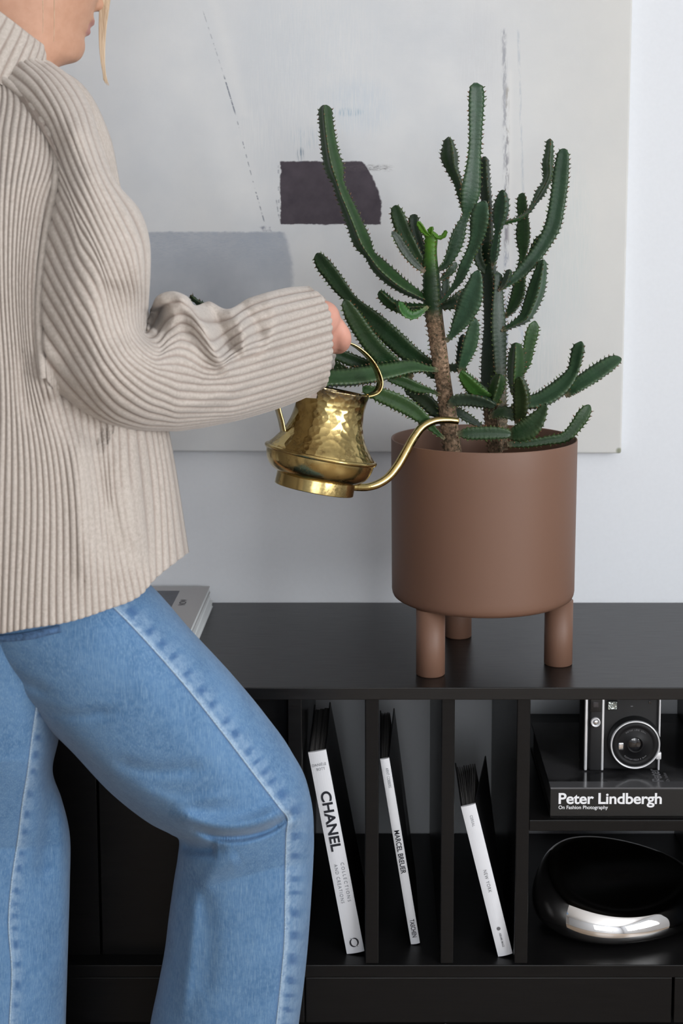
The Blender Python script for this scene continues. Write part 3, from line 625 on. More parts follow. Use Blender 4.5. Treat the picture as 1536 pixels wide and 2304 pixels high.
# tall white spine, first from the left
bk, pt, fr = leaning_book('tall white-spined book with big black title leaning in the leftmost open cell', (782, 2147), (817.5, 2141), (691, 1695), (735, 1687), .200)
pt('author', 'DANIÈLE', M_grey, 703, 1725, 9.5, 33, 0, 1.1, 'top'); pt('author', 'BOTT', M_grey, 713, 1733.5, 9.5, 20, 0, 1.1, 'top')
pt('title', 'CHANEL', M_ink, 721, 1781, 33, 149, .026, 1.0)
pt('subtitle', 'COLLECTIONS', M_grey, 766, 1940, 11, 98, 0, 1.5); pt('subtitle', 'AND CREATIONS', M_grey, 751.5, 1944, 11, 98, 0, 1.3)
o0, rt, up, dp, w, h, Y = fr; c = U(796.5, 2119, Y); lx, lz = (c-o0).dot(rt), (c-o0).dot(up); c = o0+rt*lx+up*lz-dp*.0019
for s in (0, math.pi):                                                       # two leaping dolphins forming an oval
    k = mpp(Y); m = MB(); pts = []
    for i in range(15):
        q = i/14; a = s+math.radians(-60+175*q); wd_ = 4.6*math.sin(math.pi*min(1, q*1.02))**.7*(1-.45*q)+.5
        pts.append((math.cos(a)*9.2, math.sin(a)*10.5, a, wd_))
    G = np.array([[c+(rt*(x+math.cos(a)*d)+up*(y+math.sin(a)*d))*k for d in (-wd_/2, wd_/2)] for x, y, a, wd_ in pts])
    m.grid(G); x, y, a, _ = pts[-1]
    tl_ = [c+(rt*(x+u_)+up*(y+v_))*k for u_, v_ in ((0, 0), (math.cos(a)*5-math.sin(a)*3, math.sin(a)*5+math.cos(a)*3), (-math.sin(a)*1.5, math.cos(a)*1.5), (-math.cos(a)*4-math.sin(a)*3, -math.sin(a)*4+math.cos(a)*3))]
    m.add(tl_, [(0, 1, 2), (0, 2, 3)])
    m.obj('emblem', M_ink, bk, False)
bk, pt, fr = leaning_book('slim white-spined book leaning in the second open cell, narrowest of three', (925, 2125), (943.5, 2122), (854, 1709.5), (876, 1705.5), .205, .05, deep=.97)
pt('author', 'ARNT COBBERS', M_grey, 867, 1727, 9.5, 49, 0, 1.0)
pt('title', 'MARCEL BREUER', M_ink, 886.5, 1868, 16.5, 108, .018); pt('publisher', 'TASCHEN', M_ink, 921, 2068, 15, 45, .016)
bk, pt, fr = leaning_book('short white-spined book with small thin title leaning in the third open cell', (1120, 2153), (1153, 2147), (1037, 1818), (1069, 1808.5), .165, .17, deep=.93)
pt('series', 'CEREAL', M_grey, 1056.5, 1834, 9, 28, 0, 1.2); pt('title', 'NEW YORK', M_dkg, 1086.5, 1957, 11.5, 57, 0, 1.2)
pt('publisher', 'ABRAMS IMAGE', M_dkg, 1122, 2098, 7, 36, .01)
o0, rt, up, dp, w, h, Y = fr; c = U(1121, 2088, Y); lx, lz = (c-o0).dot(rt), (c-o0).dot(up); c = o0+rt*lx+up*lz-dp*.0019
a = np.linspace(0, 2*np.pi, 24, endpoint=False); MB().add([c+(rt*math.cos(q)+up*math.sin(q))*4.6*mpp(Y) for q in a], [tuple(range(24))[::-1]]).obj('emblem', M_dkg, bk, False)

# ---- big black book lying on the upper shelf
Yp = .012
L0, L1 = U(1237, 1832, Yp), U(1237, 1766, Yp)
bz0, bz1 = zc1+.0003, zc1+.0003+float(L1[2]-L0[2])+.001
bx0 = float(L0[0]); bx1 = bx0+.232; bd = .262
BK = thing('book', 'thick black coffee-table book lying flat on the upper shelf under the instant camera', 'book', (bx0, Yp, bz0))
def glossy_cover():
    t = NT('photo_cover'); co = t.coord(); sp = t.n('SeparateXYZ'); t.set(sp, 0, co); x, y = sp.outputs[0], sp.outputs[1]
    nz = t.noise(co, 14, 4, .6); n2 = t.noise(t.mapping(co, (1, 2.5, 1)), 26, 3)
    c = t.mix(t.range(nz, .42, .60), (.012, .012, .013, 1), (.045, .045, .047, 1))
    hand = t.math('MULTIPLY', t.range(t.math('ADD', x, t.math('MULTIPLY', n2, .05)), .10, .112), t.range(t.math('ADD', y, t.math('MULTIPLY', n2, .03)), .055, .03))
    c = t.mix(t.math('MULTIPLY', hand, t.range(n2, .4, .6, .3, 1)), c, (.11, .11, .115, 1))
    band = t.range(y, .020, .024, 1, 0)
    c = t.mix(band, c, (.09, .09, .095, 1))
    t.out(Base_Color=c, Roughness=.16, Specular_IOR_Level=.5); return t.m
M_bb = plain('black_cloth_board', (.016, .015, .014, 1), .55, spec=.3, grain=.15, gscale=700)
MB().box(bx0, bx1, Yp, Yp+bd, bz1-.0028, bz1, bev=.0006).obj('front_cover', glossy_cover(), BK, False)
MB().box(bx0, bx1, Yp, Yp+bd, bz0, bz0+.0028, bev=.0006).obj('back_cover', M_bb, BK, False)
MB().box(bx0, bx1, Yp, Yp+.003, bz0+.0005, bz1-.003, bev=.0006).obj('spine', M_bb, BK, False)
MB().box(bx0+.004, bx1-.004, Yp+.003, Yp+bd-.004, bz0+.0028, bz1-.0028).obj('pages', plain('dim_pages', (.10, .10, .10, 1), .8), BK, False)
kk = mpp(Yp); p = U(1256, 1808, Yp); text('title', 'Peter Lindbergh', M_wht, BK, p-np.array([0, .0004, 0]), (1, 0, 0), (0, 0, 1), 37*kk, 242*kk, .022, .97)
p = U(1256, 1820, Yp); text('subtitle', 'On Fashion Photography', M_wht, BK, p-np.array([0, .0004, 0]), (1, 0, 0), (0, 0, 1), 12.2*kk, 116*kk, .012)
pc = UZ(1484, 1755, bz1); text('cover_title', 'Peter', M_dkg, BK, (pc[0]+.004, pc[1]-.006, bz1+.0003), (0, 1, 0), (-1, 0, 0), .022, None, .02)
text('cover_subtitle', 'On Fashion', M_dkg, BK, (pc[0]+.013, pc[1]-.006, bz1+.0003), (0, 1, 0), (-1, 0, 0), .007, None, .01)

# ================================================================= INSTANT CAMERA
Yk = .045
M_cb = plain('camera_black', (.014, .014, .015, 1), .38, spec=.5); M_cl = plain('camera_leatherette', (.010, .010, .011, 1), .6, spec=.4, grain=.2, gscale=1200)
M_chr = plain('chrome', (.82, .83, .85, 1), .14, 1); M_sil = plain('satin_silver', (.86, .87, .89, 1), .32, .45); M_lens = plain('lens_glass', (.004, .004, .006, 1), .05, spec=.7, coat=.6)
kk = mpp(Yk); c0 = UZ(1400, 1733, bz1); Yk = float(c0[1])
K0 = U(1400, 1733, Yk); zb_ = bz1+.0004
def KX(px): return float(U(px, 1650, Yk)[0])
def KZ(py): return float(U(1400, py, Yk)[2])-float(U(1400, 1731, Yk)[2])+zb_
KM = thing('instant_camera', 'black and silver instant camera standing on the thick black book', 'camera', (KX(1400), Yk+.02, zb_))
xa, xb, ztop = KX(1312), KX(1484.5), zb_+.124
MB().box(xa, xb, Yk, Yk+.045, zb_, ztop, bev=.004).obj('body', M_cl, KM)
MB().box(KX(1325), KX(1352), Yk-.006, Yk+.003, zb_+.001, ztop-.004, bev=.002).obj('grip', M_cl, KM)
for a_, b_ in ((1314, 1320.5), (1351.5, 1357.5), (1479.5, 1484)):
    MB().box(KX(a_), KX(b_), Yk-.0045, Yk+.005, zb_+.0008, ztop-.003, bev=.0012).obj('trim_strip', M_sil, KM)
MB().box(KX(1325), KX(1350), Yk-.0075, Yk-.004, KZ(1597), ztop-.006, bev=.001).obj('viewfinder_housing', M_cb, KM)
MB().box(KX(1331), KX(1343), Yk-.0080, Yk-.0073, KZ(1586), KZ(1574), bev=.0003).obj('viewfinder_window', plain('dim_glass', (.06, .055, .06, 1), .1), KM)
def disc(px, py, prof, y0, n=48):
    p = U(px, py, Yk); c = (KX(px), y0, KZ(py)); Mx = Matrix.Translation(c) @ Matrix.Rotation(math.pi/2, 4, 'X')
    return lathe(prof, n, Mx)
r_ = 11*kk
sb = MB().add(*disc(1337, 1619, [(r_*.72, .002), (r_*.80, .0042), (r_, .0040), (r_*1.02, 0)], Yk-.006)).obj('shutter_ring', M_sil, KM)
MB().add(*disc(1337, 1619, [(0, .0048), (r_*.3, .0046), (r_*.6, .0036), (r_*.72, .0024)], Yk-.006)).obj('shutter_button', M_chr, sb)
# flash
MB().box(KX(1364), KX(1387), Yk-.003, Yk+.004, KZ(1595), KZ(1574.5), bev=.001).obj('flash_bezel', M_cb, KM)
t = NT('flash_glass'); vo = t.n('TexVoronoi'); t.set(vo, 'Vector', t.coord()); vo.inputs['Scale'].default_value = 420; t.bump(vo.outputs['Distance'], .8, .002); M_fl = t.out(Base_Color=(.62, .68, .64, 1), Roughness=.12, Metallic=.7)
MB().box(KX(1365.5), KX(1385.5), Yk-.0045, Yk-.001, KZ(1593.5), KZ(1575.5), bev=.001).obj('flash', M_fl, KM)
MB().box(KX(1457), KX(1463), Yk-.0006, Yk+.002, KZ(1582), KZ(1576), bev=.0002).obj('sensor', M_lens, KM)
MB().box(KX(1417), KX(1422), Yk-.0004, Yk+.001, KZ(1588.5), KZ(1586.5)).obj('light_meter', M_dkg, KM, False)
# lens barrel
R1 = 58*kk; lx, ly = 1425.5, 1667
MB().add(*disc(lx, ly, [(R1*1.10, -.002), (R1*1.08, .004), (R1*1.0, .007), (R1*.99, .012), (R1*.93, .012)], Yk, 96)).obj('lens_barrel', M_cb, KM)
MB().add(*disc(lx, ly, [(R1*1.005, .010), (R1*1.012, .0135), (R1*.99, .0150), (R1*.955, .0148), (R1*.935, .0125)], Yk, 96)).obj('lens_ring', M_sil, KM)
MB().add(*disc(lx, ly, [(R1*.935, .0125), (R1*.90, .0138), (R1*.76, .0142), (R1*.72, .0130), (R1*.70, .0132), (R1*.36, .0125), (R1*.33, .0138), (R1*.29, .0138), (R1*.26, .0110)], Yk, 96)).obj('lens_face', plain('lens_face_black', (.005, .005, .006, 1), .5, spec=.25), KM)
MB().add(*disc(lx, ly, [(R1*.26, .0110), (R1*.15, .0122), (0, .0126)], Yk, 48)).obj('lens', M_lens, KM)
MB().box(KX(1386.5), KX(1400), Yk-.0146, Yk-.011, KZ(1679), KZ(1661), bev=.0018).obj('selfie_mirror', M_chr, KM)
MB().box(KX(1473), KX(1485), Yk-.012, Yk-.006, KZ(1701), KZ(1685), bev=.0012).obj('lens_lever', M_sil, KM)
def ring_text(body, rad, a0, a1, size, inside):
    n = len(body); gs = []
    for i, ch in enumerate(body):
        if ch == ' ': continue
        a = math.radians(a0+(a1-a0)*i/(n-1)); d = np.array([math.cos(a), 0, math.sin(a)]); c = np.array([KX(lx), Yk-.0137, KZ(ly)])+d*rad
        y = d if not inside else -d; x = np.array([math.sin(a), 0, -math.cos(a)]) if not inside else np.array([-math.sin(a), 0, math.cos(a)])
        gs.append(text('lens_letter', ch, M_dkg, KM, c, x, y, size, None, 0, 1, 'CENTER'))
    # one engraved ring of letters: too small to pick apart
    V, Fc = MB(), None; m = MB()
    for g in gs:
        m.add([g.data.vertices[i].co+KM.location for i in range(len(g.data.vertices))], [tuple(p.vertices) for p in g.data.polygons]); bpy.data.objects.remove(g)
    o = m.obj('lens_lettering', M_dkg, KM, False); o['kind'] = 'stuff'
ring_text('INSTAX LENS 60mm', R1*.60, 128, 52, .0034, False); ring_text('FUJIFILM FOCUS 0.3m-∞', R1*.66, 228, 312, .0034, True)

# ================================================================= CHROME BOWL
def bowl():
    ny, nt = 60, 128
    cx = float(U(1388, 2060, .13)[0]); cy = .140
    Rx, Ry = .128, .108
    a = np.linspace(0, 2*np.pi, nt, endpoint=False)
    # outline of a pebble, rim that dips at the front right and rises at the back left
    rad = 1+.05*np.cos(2*(a-.6))+.03*np.cos(3*a+.4)
    rim = .074+.021*np.cos(a-math.radians(122))+.005*np.cos(2*a+.5)
    pr = path(np.array([(.1, .0, 0), (.45, .001, 0), (.62, .012, 0), (.84, .07, 0), (.97, .24, 0), (1.0, .42, 0), (.985, .62, 0), (.93, .82, 0), (.86, .95, 0), (.79, 1.0, 0), (.72, .985, 0), (.60, .945, 0), (.42, .905, 0), (.20, .885, 0), (.06, .881, 0)]), ny)
    G = np.zeros((ny, nt, 3))
    G[..., 0] = cx+pr[:, None, 0]*Rx*rad*np.cos(a); G[..., 1] = cy+pr[:, None, 0]*Ry*rad*np.sin(a); kq = np.where(np.arange(ny) > ny*.55, np.clip(pr[:, 0]/.72, 0, 1)**2, 1.0)[:, None]; G[..., 2] = zs1+.0003+pr[:, None, 1]*(rim*kq+rim.mean()*(1-kq))
    t = NT('polished_steel'); t.out(Base_Color=(.86, .85, .84, 1), Metallic=1.0, Roughness=.035)
    bb = MB().grid(G, False, True); bb.F += [tuple(range(nt))[::-1], tuple(range((ny-1)*nt, ny*nt))]; o = bb.obj('bowl', t.m); flat_norm(o); o['label'] = 'mirror-polished silver bowl with wavy rim standing in the lower right cell'; o['category'] = 'bowl'
bowl()

# ================================================================= MAGAZINES ON THE TOP
def magazine(label, corner, w, d, z, th, yaw, cover, extra=None):
    Mx = Matrix.Translation(corner+(z,)) @ Matrix.Rotation(yaw, 4, 'Z')
    g = thing('magazine', label, 'magazine', corner+(z,), 'stacked magazines')
    def part(n, b_, m, s=False): b_.V = [xf(Mx, v) for v in b_.V]; return b_.obj(n, m, g, s)
    part('cover', MB().box(-w, 0, -d, 0, th-.0006, th).box(-w, 0, -d, 0, 0, .0006).box(-w, -w+.0008, -d, 0, .0006, th-.0006), cover)
    m = MB(); n = max(3, int(th/.0016)); h_ = (th-.0012)/n
    for i in range(n): m.box(-w+.001, -.0004-.0012*random.random(), -d+.0005, -.0005, .0006+i*h_+.0001, .0006+(i+1)*h_-.0001)
    pg_ = part('pages', m, plain('magazine_pages', (.74, .77, .77, 1), .6)); pg_['kind'] = 'stuff'
    return g, Mx
M_mg = plain('grey_magazine_cover', (.40, .39, .39, 1), .4, spec=.4); M_mw = plain('pale_magazine_cover', (.66, .68, .69, 1), .4)
cr = U(472, 1319, D-.012); mx = float(cr[0]); my = D-.012
h_stack = float(cr[2])-ZT; t3 = h_stack/3
magazine('pale magazine at the bottom of the stack beside the woman', (mx+.006, my-.012), .23, .30, ZT+.0002, t3, 0, M_mw)
magazine('pale magazine in the middle of the stack beside the woman', (mx+.001, my-.001), .23, .30, ZT+.0004+t3, t3, .01, M_mw)
g, Mx = magazine('grey-covered magazine with a dark photo on top of the stack beside the woman', (mx, my), .23, .30, ZT+.0006+2*t3, t3-.0005, 0, M_mg)
zt_ = t3-.0005+.0002
ph = MB().box(-.205, -.046, -.225, -.030, zt_-.0002, zt_); ph.V = [xf(Mx, v) for v in ph.V]; ph.obj('cover_photo', plain('slate_photo', (.045, .05, .068, 1), .4, grain=.3, gscale=60), g, False)
ln = MB().box(-.205, -.004, -.262, -.258, zt_-.0002, zt_); ln.V = [xf(Mx, v) for v in ln.V]; ln.obj('cover_stripe', M_mw, g, False)
p_ = np.array(Mx @ Vector((-.026, -.118, zt_))); text('masthead', 'NOW', M_ink, g, p_, (0, 1, 0), (-1, 0, 0), .016, .034, .01)
# ================================================================= PERSON
def shell(guides, ug, uf, ub, n, Yf, Yb, folds=(), arclen=False, split=None):
    """closed cloth shell from guide lines traced in px: front sheet at depth Yf(t, v, px, py), back sheet at Yb"""
    if arclen:
        K = np.stack([path(np.array(g, float), n) for g in guides])
    else:
        g = np.array(guides, float); ln = np.linalg.norm(np.diff(g, axis=1), axis=2).mean(0); T = np.r_[0, np.cumsum(ln)]
        K = np.stack([hermite(T, q, np.linspace(0, T[-1], n)) for q in g])
    v = np.linspace(0, 1, n)[None, :]
    out = []
    for us, Yfun in ((uf, Yf), (ub[::-1], Yb)):
        if len(us) == 0: continue
        G2 = hermite(ug, K, us)
        if split:                                                # two cloth pieces meeting along guide `split`
            A1 = hermite(ug[:split], K[:split], np.minimum(us, ug[split-1])); A2 = hermite(ug[split:], K[split:], np.maximum(us, ug[split]))
            wq = np.clip((us-ug[split-1])/(ug[split]-ug[split-1]), 0, 1)[:, None, None]; G2 = A1*(1-wq)+A2*wq
        t = ((us-ug[0])/(ug[-1]-ug[0]))[:, None]
        Y = Yfun(t, v, G2)
        if Yfun is Yf:
            for f in folds: Y = Y+fold(G2, *f)
        out.append(np.concatenate([G2, Y[..., None]], -1))
    P = np.concatenate(out); return P, K
def fold(G, line, amp, w, k=1.0):
    """offset in depth (negative = towards the room) in a soft band along a px polyline"""
    L = path(np.array(line, float), 40); d2 = np.full(G.shape[:2], 1e12); q = np.zeros(G.shape[:2])
    for i, p in enumerate(L):
        e = (G[..., 0]-p[0])**2+(G[..., 1]-p[1])**2; m = e < d2; d2 = np.where(m, e, d2); q = np.where(m, i/39, q)
    return amp*np.exp(-d2/(w*w))*np.clip(np.minimum(q, 1-q)*5+.25, 0, 1)
def gnormals(W, cu=True):
    du = (np.roll(W, -1, 0)-np.roll(W, 1, 0)) if cu else np.gradient(W, axis=0)
    dv = np.gradient(W, axis=1); N = np.cross(du, dv); return N/(np.linalg.norm(N, axis=-1, keepdims=True)+1e-12)
def rib(u): return np.abs(np.sin(np.pi*u))**.62-.69
def lip(W, N, th=.005):
    """turn the last row of a closed grid inwards so the cloth shows an edge"""
    return np.concatenate([W, (W[:, -1]-N[:, -1]*th*.5+(W[:, -1]-W[:, -2])*.4)[:, None], (W[:, -1]-N[:, -1]*th)[:, None], (W[:, -8]-N[:, -8]*th*1.1)[:, None], (W[:, -25]-N[:, -25]*th*1.1)[:, None]], 1)
def knit_mat():
    t = NT('oatmeal_rib_knit'); co = t.coord(); nz = t.noise(co, 260, 4, .7); n2 = t.noise(co, 25, 3); n3 = t.noise(co, 900, 2)
    c = t.mix(t.range(nz, .3, .7), (.415, .366, .322, 1), (.52, .468, .422, 1)); c = t.mix(t.math('MULTIPLY', t.range(n2, .35, .7), .25), c, (.50, .455, .41, 1))
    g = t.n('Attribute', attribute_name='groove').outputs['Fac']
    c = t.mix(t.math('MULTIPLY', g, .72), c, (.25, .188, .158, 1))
    t.bump(t.math('MULTIPLY_ADD', n3, .7, nz), .35, .0012)
    t.out(Base_Color=c, Roughness=.92, Specular_IOR_Level=.2, Sheen_Weight=.25, Sheen_Roughness=.5); return t.m
M_knit = knit_mat(); RA = .0029
def set_f(o, name, vals):
    a = o.data.attributes.new(name, 'FLOAT', 'POINT'); a.data.foreach_set('value', np.asarray(vals, np.float32).ravel())
# ---------------------------------------------------------------- sweater body
TG = [  # back (left, out of frame) ... front
 [(-70, 140), (-150, 190), (-240, 290), (-300, 420), (-335, 600), (-345, 900), (-340, 1150), (-335, 1450)],
 [(-40, 140), (-75, 180), (-135, 280), (-170, 400), (-190, 560), (-195, 850), (-190, 1100), (-185, 1440)],
 [(0, 145), (14, 195), (4, 310), (-4, 450), (-2, 640), (12, 900), (8, 1150), (0, 1426)],
 [(30, 145), (66, 215), (62, 300), (42, 420), (30, 620), (46, 870), (60, 1040), (51, 1416)],
 [(60, 145), (104, 235), (134, 345), (104, 465), (84, 640), (92, 820), (140, 1010), (160, 1398)],
 [(85, 145), (140, 230), (185, 350), (185, 520), (180, 720), (192, 900), (222, 1110), (240, 1372)],
 [(100, 145), (160, 225), (215, 350), (235, 520), (250, 720), (266, 900), (275, 1110), (318, 1338)],
 [(106, 145), (185, 230), (238, 350), (268, 520), (288, 720), (312, 900), (338, 1110), (348, 1304)],
 [(110, 145), (178, 185), (244, 300), (270, 420), (318, 620), (362, 880), (392, 1040), (424, 1243)]]
TU = np.array([0, 14, 26, 29.5, 36, 41, 46, 48.6, 53.4])
cloth_b = lambda v: np.interp(v, [0, .06, .13, .22, .35, 1], [.065, .10, .155, .195, .205, .205])
def tyc(v): return np.interp(v, [0, 1], [-.20, -.205])
def tY(s):
    def f(t, v, G):
        xl_ = np.interp(v, [0, .12, .3, .5, 1], [-70, -170, -300, -345, -335])+0*t; xr_ = G[-1 if s < 0 else 0, :, 0][None, :]
        q = np.clip((G[..., 0]-xl_)/(xr_-xl_+1e-6), 0, 1)
        return tyc(v)+s*cloth_b(v)*np.sqrt(np.clip(1-(2*q-1)**2, 0, 1))
    return f
tf = [([(178, 965), (182, 1080), (186, 1200), (200, 1330)], -.009, 26), ([(218, 990), (228, 1080), (250, 1180), (268, 1260)], .006, 24), ([(280, 990), (296, 1120), (310, 1240)], -.006, 26), ([(332, 1000), (342, 1120), (350, 1290)], .008, 24),
      ([(95, 800), (110, 870), (150, 930)], -.010, 18), ([(125, 870), (160, 925), (205, 965), (250, 985)], .022, 36), ([(60, 780), (62, 900), (95, 960)], .006, 20)]
uf = np.linspace(0, 53.4, int(53.4*9)); ub = np.linspace(0, 53.4, 160)[1:-1]; NV = 300
Pt, Kt = shell(TG, TU, uf, ub, NV, tY(-1), tY(1), tf, True)
Wt = U(Pt[..., 0], Pt[..., 1], Pt[..., 2]); Nt = gnormals(Wt)
if Nt[len(uf)//2, NV//2, 1] > 0: Nt = -Nt
uu = np.r_[uf, ub[::-1]]
smo = np.maximum.reduce([fold(Pt[..., :2], l_, 1.0, w_) for l_, w_ in (([(186, 985), (198, 1100), (205, 1190), (250, 1270)], 24), ([(285, 1080), (300, 1180), (325, 1290)], 26), ([(230, 1130), (270, 1210), (310, 1290)], 22))])   # ribs pulled flat over the hip
smo[len(uf):] = 0
Wr = Wt+Nt*(RA*rib(uu)[:, None]*(1-.78*np.clip(smo, 0, 1)))[..., None]
PS = bpy.data.objects.new('_tmp', None)                          # replaced by the body mesh below
PERSON_PARTS = []
V, Fc = grid(lip(Wr, Nt), True, False)
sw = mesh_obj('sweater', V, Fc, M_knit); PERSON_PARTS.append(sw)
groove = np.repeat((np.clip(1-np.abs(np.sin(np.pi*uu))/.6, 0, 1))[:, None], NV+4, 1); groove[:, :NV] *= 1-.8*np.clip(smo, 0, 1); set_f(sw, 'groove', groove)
# depth of the sweater body per 6 px cell, so the sleeve lies on top of it
DM = np.full((300, 130), 9.0)
ix = np.clip(((Pt[:len(uf), :, 0]+360)/6).astype(int), 0, 129); iy = np.clip((Pt[:len(uf), :, 1]/6).astype(int), 0, 299)
np.minimum.at(DM, (iy, ix), Pt[:len(uf), :, 2])
for _ in range(40):                                              # fill past the outline, then soften
    ok = (DM < 5)*1.0; acc = sum(np.roll(DM*ok, s_, ax_) for s_ in (1, -1) for ax_ in (0, 1)); cnt = sum(np.roll(ok, s_, ax_) for s_ in (1, -1) for ax_ in (0, 1))
    DM = np.where((ok == 0) & (cnt > 0), acc/np.maximum(cnt, 1), DM)
for _ in range(3): DM = (DM+np.roll(DM, 1, 0)+np.roll(DM, -1, 0)+np.roll(DM, 1, 1)+np.roll(DM, -1, 1))/5
# ---------------------------------------------------------------- right sleeve with its saddle shoulder
SG = [
 [(108, 132), (168, 178), (210, 250), (230, 325), (262, 405), (318, 472), (341, 552), (336, 690), (329, 745), (338, 690), (385, 652), (440, 682), (500, 686), (560, 667), (640, 645), (690, 641)],
 [(75, 132), (125, 172), (167, 232), (192, 300), (222, 385), (275, 487), (308, 560), (318, 650), (322, 750), (352, 752), (398, 716), (448, 728), (505, 738), (570, 705), (650, 680), (722, 664)],
 [(30, 128), (80, 170), (122, 232), (148, 295), (180, 375), (230, 480), (268, 560), (295, 650), (312, 752), (360, 786), (405, 773), (455, 785), (515, 788), (575, 760), (655, 732), (743, 705)],
 [(0, 172), (60, 225), (105, 285), (128, 338), (150, 400), (195, 490), (238, 580), (270, 665), (296, 762), (350, 808), (400, 812), (455, 822), (515, 815), (575, 796), (655, 772), (748, 745)],
 [(124, 345), (135, 368), (147, 395), (160, 425), (176, 460), (204, 512), (243, 592), (271, 672), (298, 768), (350, 813), (400, 818), (455, 828), (515, 821), (575, 802), (655, 778), (748, 751)],
 [(127, 420), (140, 450), (160, 490), (182, 546), (210, 590), (234, 640), (250, 700), (268, 755), (300, 806), (350, 840), (402, 858), (460, 866), (520, 864), (580, 850), (660, 826), (748, 797)],
 [(98, 540), (110, 565), (128, 605), (150, 648), (172, 690), (195, 728), (217, 770), (242, 815), (284, 865), (338, 904), (398, 925), (458, 926), (520, 924), (588, 907), (662, 885), (738, 858)],
 [(86, 680), (100, 710), (120, 742), (142, 776), (162, 810), (182, 842), (205, 877), (232, 912), (275, 944), (332, 960), (398, 962), (459, 954), (526, 945), (597, 926), (664, 903), (724, 877)],
 [(98, 852), (108, 866), (120, 880), (135, 894), (152, 906), (172, 920), (195, 935), (225, 950), (270, 963), (330, 970), (400, 971), (460, 963), (530, 948), (600, 928), (665, 905), (720, 880)]]
for g in SG:                                                     # extra stations through the elbow folds
    for i in (11, 10, 9): g.insert(i+1, ((g[i][0]+g[i+1][0])/2, (g[i][1]+g[i+1][1])/2))
SG[0][9:16] = [(336, 702), (350, 664), (386, 651), (420, 662), (439, 683), (470, 674), (506, 691)]
SG[1][9:16] = [(352, 752), (372, 722), (400, 706), (428, 714), (455, 744), (478, 766), (512, 744)]
SG[2][9:16] = [(360, 786), (382, 768), (408, 755), (436, 764), (464, 794), (490, 812), (525, 788)]
SG[3][9:16] = [(350, 808), (375, 802), (402, 798), (430, 808), (457, 826), (486, 832), (518, 816)]
SG[4][9:16] = [(x_, y_+3) for x_, y_ in SG[3][9:16]]
SU = np.array([0, 2, 4.5, 7, 7.06, 9.9, 13.6, 17.2, 20.0])
CP = [(165, 300, -.375), (200, 400, -.405), (230, 500, -.422), (260, 600, -.43), (180, 560, -.43), (150, 680, -.43), (230, 720, -.44), (160, 800, -.42), (220, 850, -.435), (300, 880, -.42), (322, 640, -.395), (330, 560, -.39), (300, 480, -.385), (240, 350, -.36), (205, 270, -.335),
 (150, 175, -.285), (190, 235, -.315), (90, 140, -.275), (100, 185, -.31), (130, 230, -.335), (200, 930, -.40), (300, 955, -.38), (400, 960, -.33), (300, 800, -.425), (400, 830, -.372), (500, 820, -.305), (600, 780, -.225), (700, 750, -.140), (748, 745, -.105),
 (385, 670, -.33), (440, 700, -.305), (500, 700, -.262), (600, 670, -.190), (680, 650, -.120), (500, 945, -.275), (600, 915, -.198), (700, 880, -.118), (345, 700, -.34)]
for x_, y_ in ((0, 172), (60, 225), (104, 286), (126, 338), (126, 400), (104, 520), (90, 640), (88, 740), (97, 850)): CP.append((x_, y_, DM[int(y_/6), int((x_+360)/6)]-.008))
CP = np.array(CP); cxy = CP[:, :2]/300.0
tps = lambda d: np.where(d > 1e-9, d*d*np.log(d+1e-12), 0)
Km = tps(np.linalg.norm(cxy[:, None]-cxy[None], axis=2))+np.eye(len(CP))*.004; Pm = np.c_[np.ones(len(CP)), cxy]
sol = np.linalg.solve(np.block([[Km, Pm], [Pm.T, np.zeros((3, 3))]]), np.r_[CP[:, 2], 0, 0, 0])
def rbf(G):
    q = G.reshape(-1, 2)/300.0; out = np.c_[np.ones(len(q)), q] @ sol[-3:]
    for i, c in enumerate(cxy): out += sol[i]*tps(np.linalg.norm(q-c, axis=1))
    return out.reshape(G.shape[:2])
def edge_d(G):
    d2 = np.full(G.shape[:2], 1e9)
    for g in (SG[0], SG[-1]):
        for p in path(np.array(g, float), 160): d2 = np.minimum(d2, (G[..., 0]-p[0])**2+(G[..., 1]-p[1])**2)
    return np.sqrt(d2)
def sY(s, bs):
    def f(t, v, G):
        base = rbf(G)
        if s > 0:
            tt = np.clip(t+0*v, 0, 1); return base+.062+.11*np.sqrt(np.clip(1-(2*tt-1)**2, 0, 1))
        q = np.clip(edge_d(G)/62, 0, 1); Y = base+.062*(1-np.sqrt(np.clip(1-(1-q)**2, 0, 1)))
        dm = DM[np.clip((G[..., 1]/6).astype(int), 0, 299), np.clip(((G[..., 0]+360)/6).astype(int), 0, 129)]
        w = (1-smooth(.34, .5, v))*(1-smooth(105, 165, G[..., 0]))*(dm < 5)
        Y = Y+w*np.minimum(0, dm-.006-Y)
        return Y+(.012+.014*smooth(.6, .9, np.clip(t+0*v, 0, 1)))*np.exp(-(v/.02)**2)          # the edge sinks into the seam
    return f
sf = [([(392, 640), (432, 692), (464, 745), (490, 795), (520, 838)], -.034, 22), ([(443, 672), (478, 715), (502, 762), (524, 800)], .032, 18),
      ([(500, 675), (535, 714), (552, 758), (545, 805)], -.022, 18), ([(530, 682), (566, 722), (584, 768)], .018, 18), ([(592, 655), (618, 705), (612, 765), (580, 825)], -.013, 18),
      ([(346, 690), (350, 722), (340, 742)], .06, 24), ([(262, 630), (258, 700), (268, 780)], .007, 30), ([(300, 560), (312, 650), (318, 730)], -.006, 14),
      ([(395, 925), (470, 897), (530, 872), (580, 822)], -.005, 14), ([(420, 945), (500, 915), (580, 870)], .004, 12), ([(130, 800), (160, 860), (230, 915)], .006, 22), ([(360, 745), (400, 735), (440, 775)], .006, 14)]
us = np.linspace(0, 20, 20*12); usb = np.linspace(0, 20, 100)[1:-1]; NS = 380
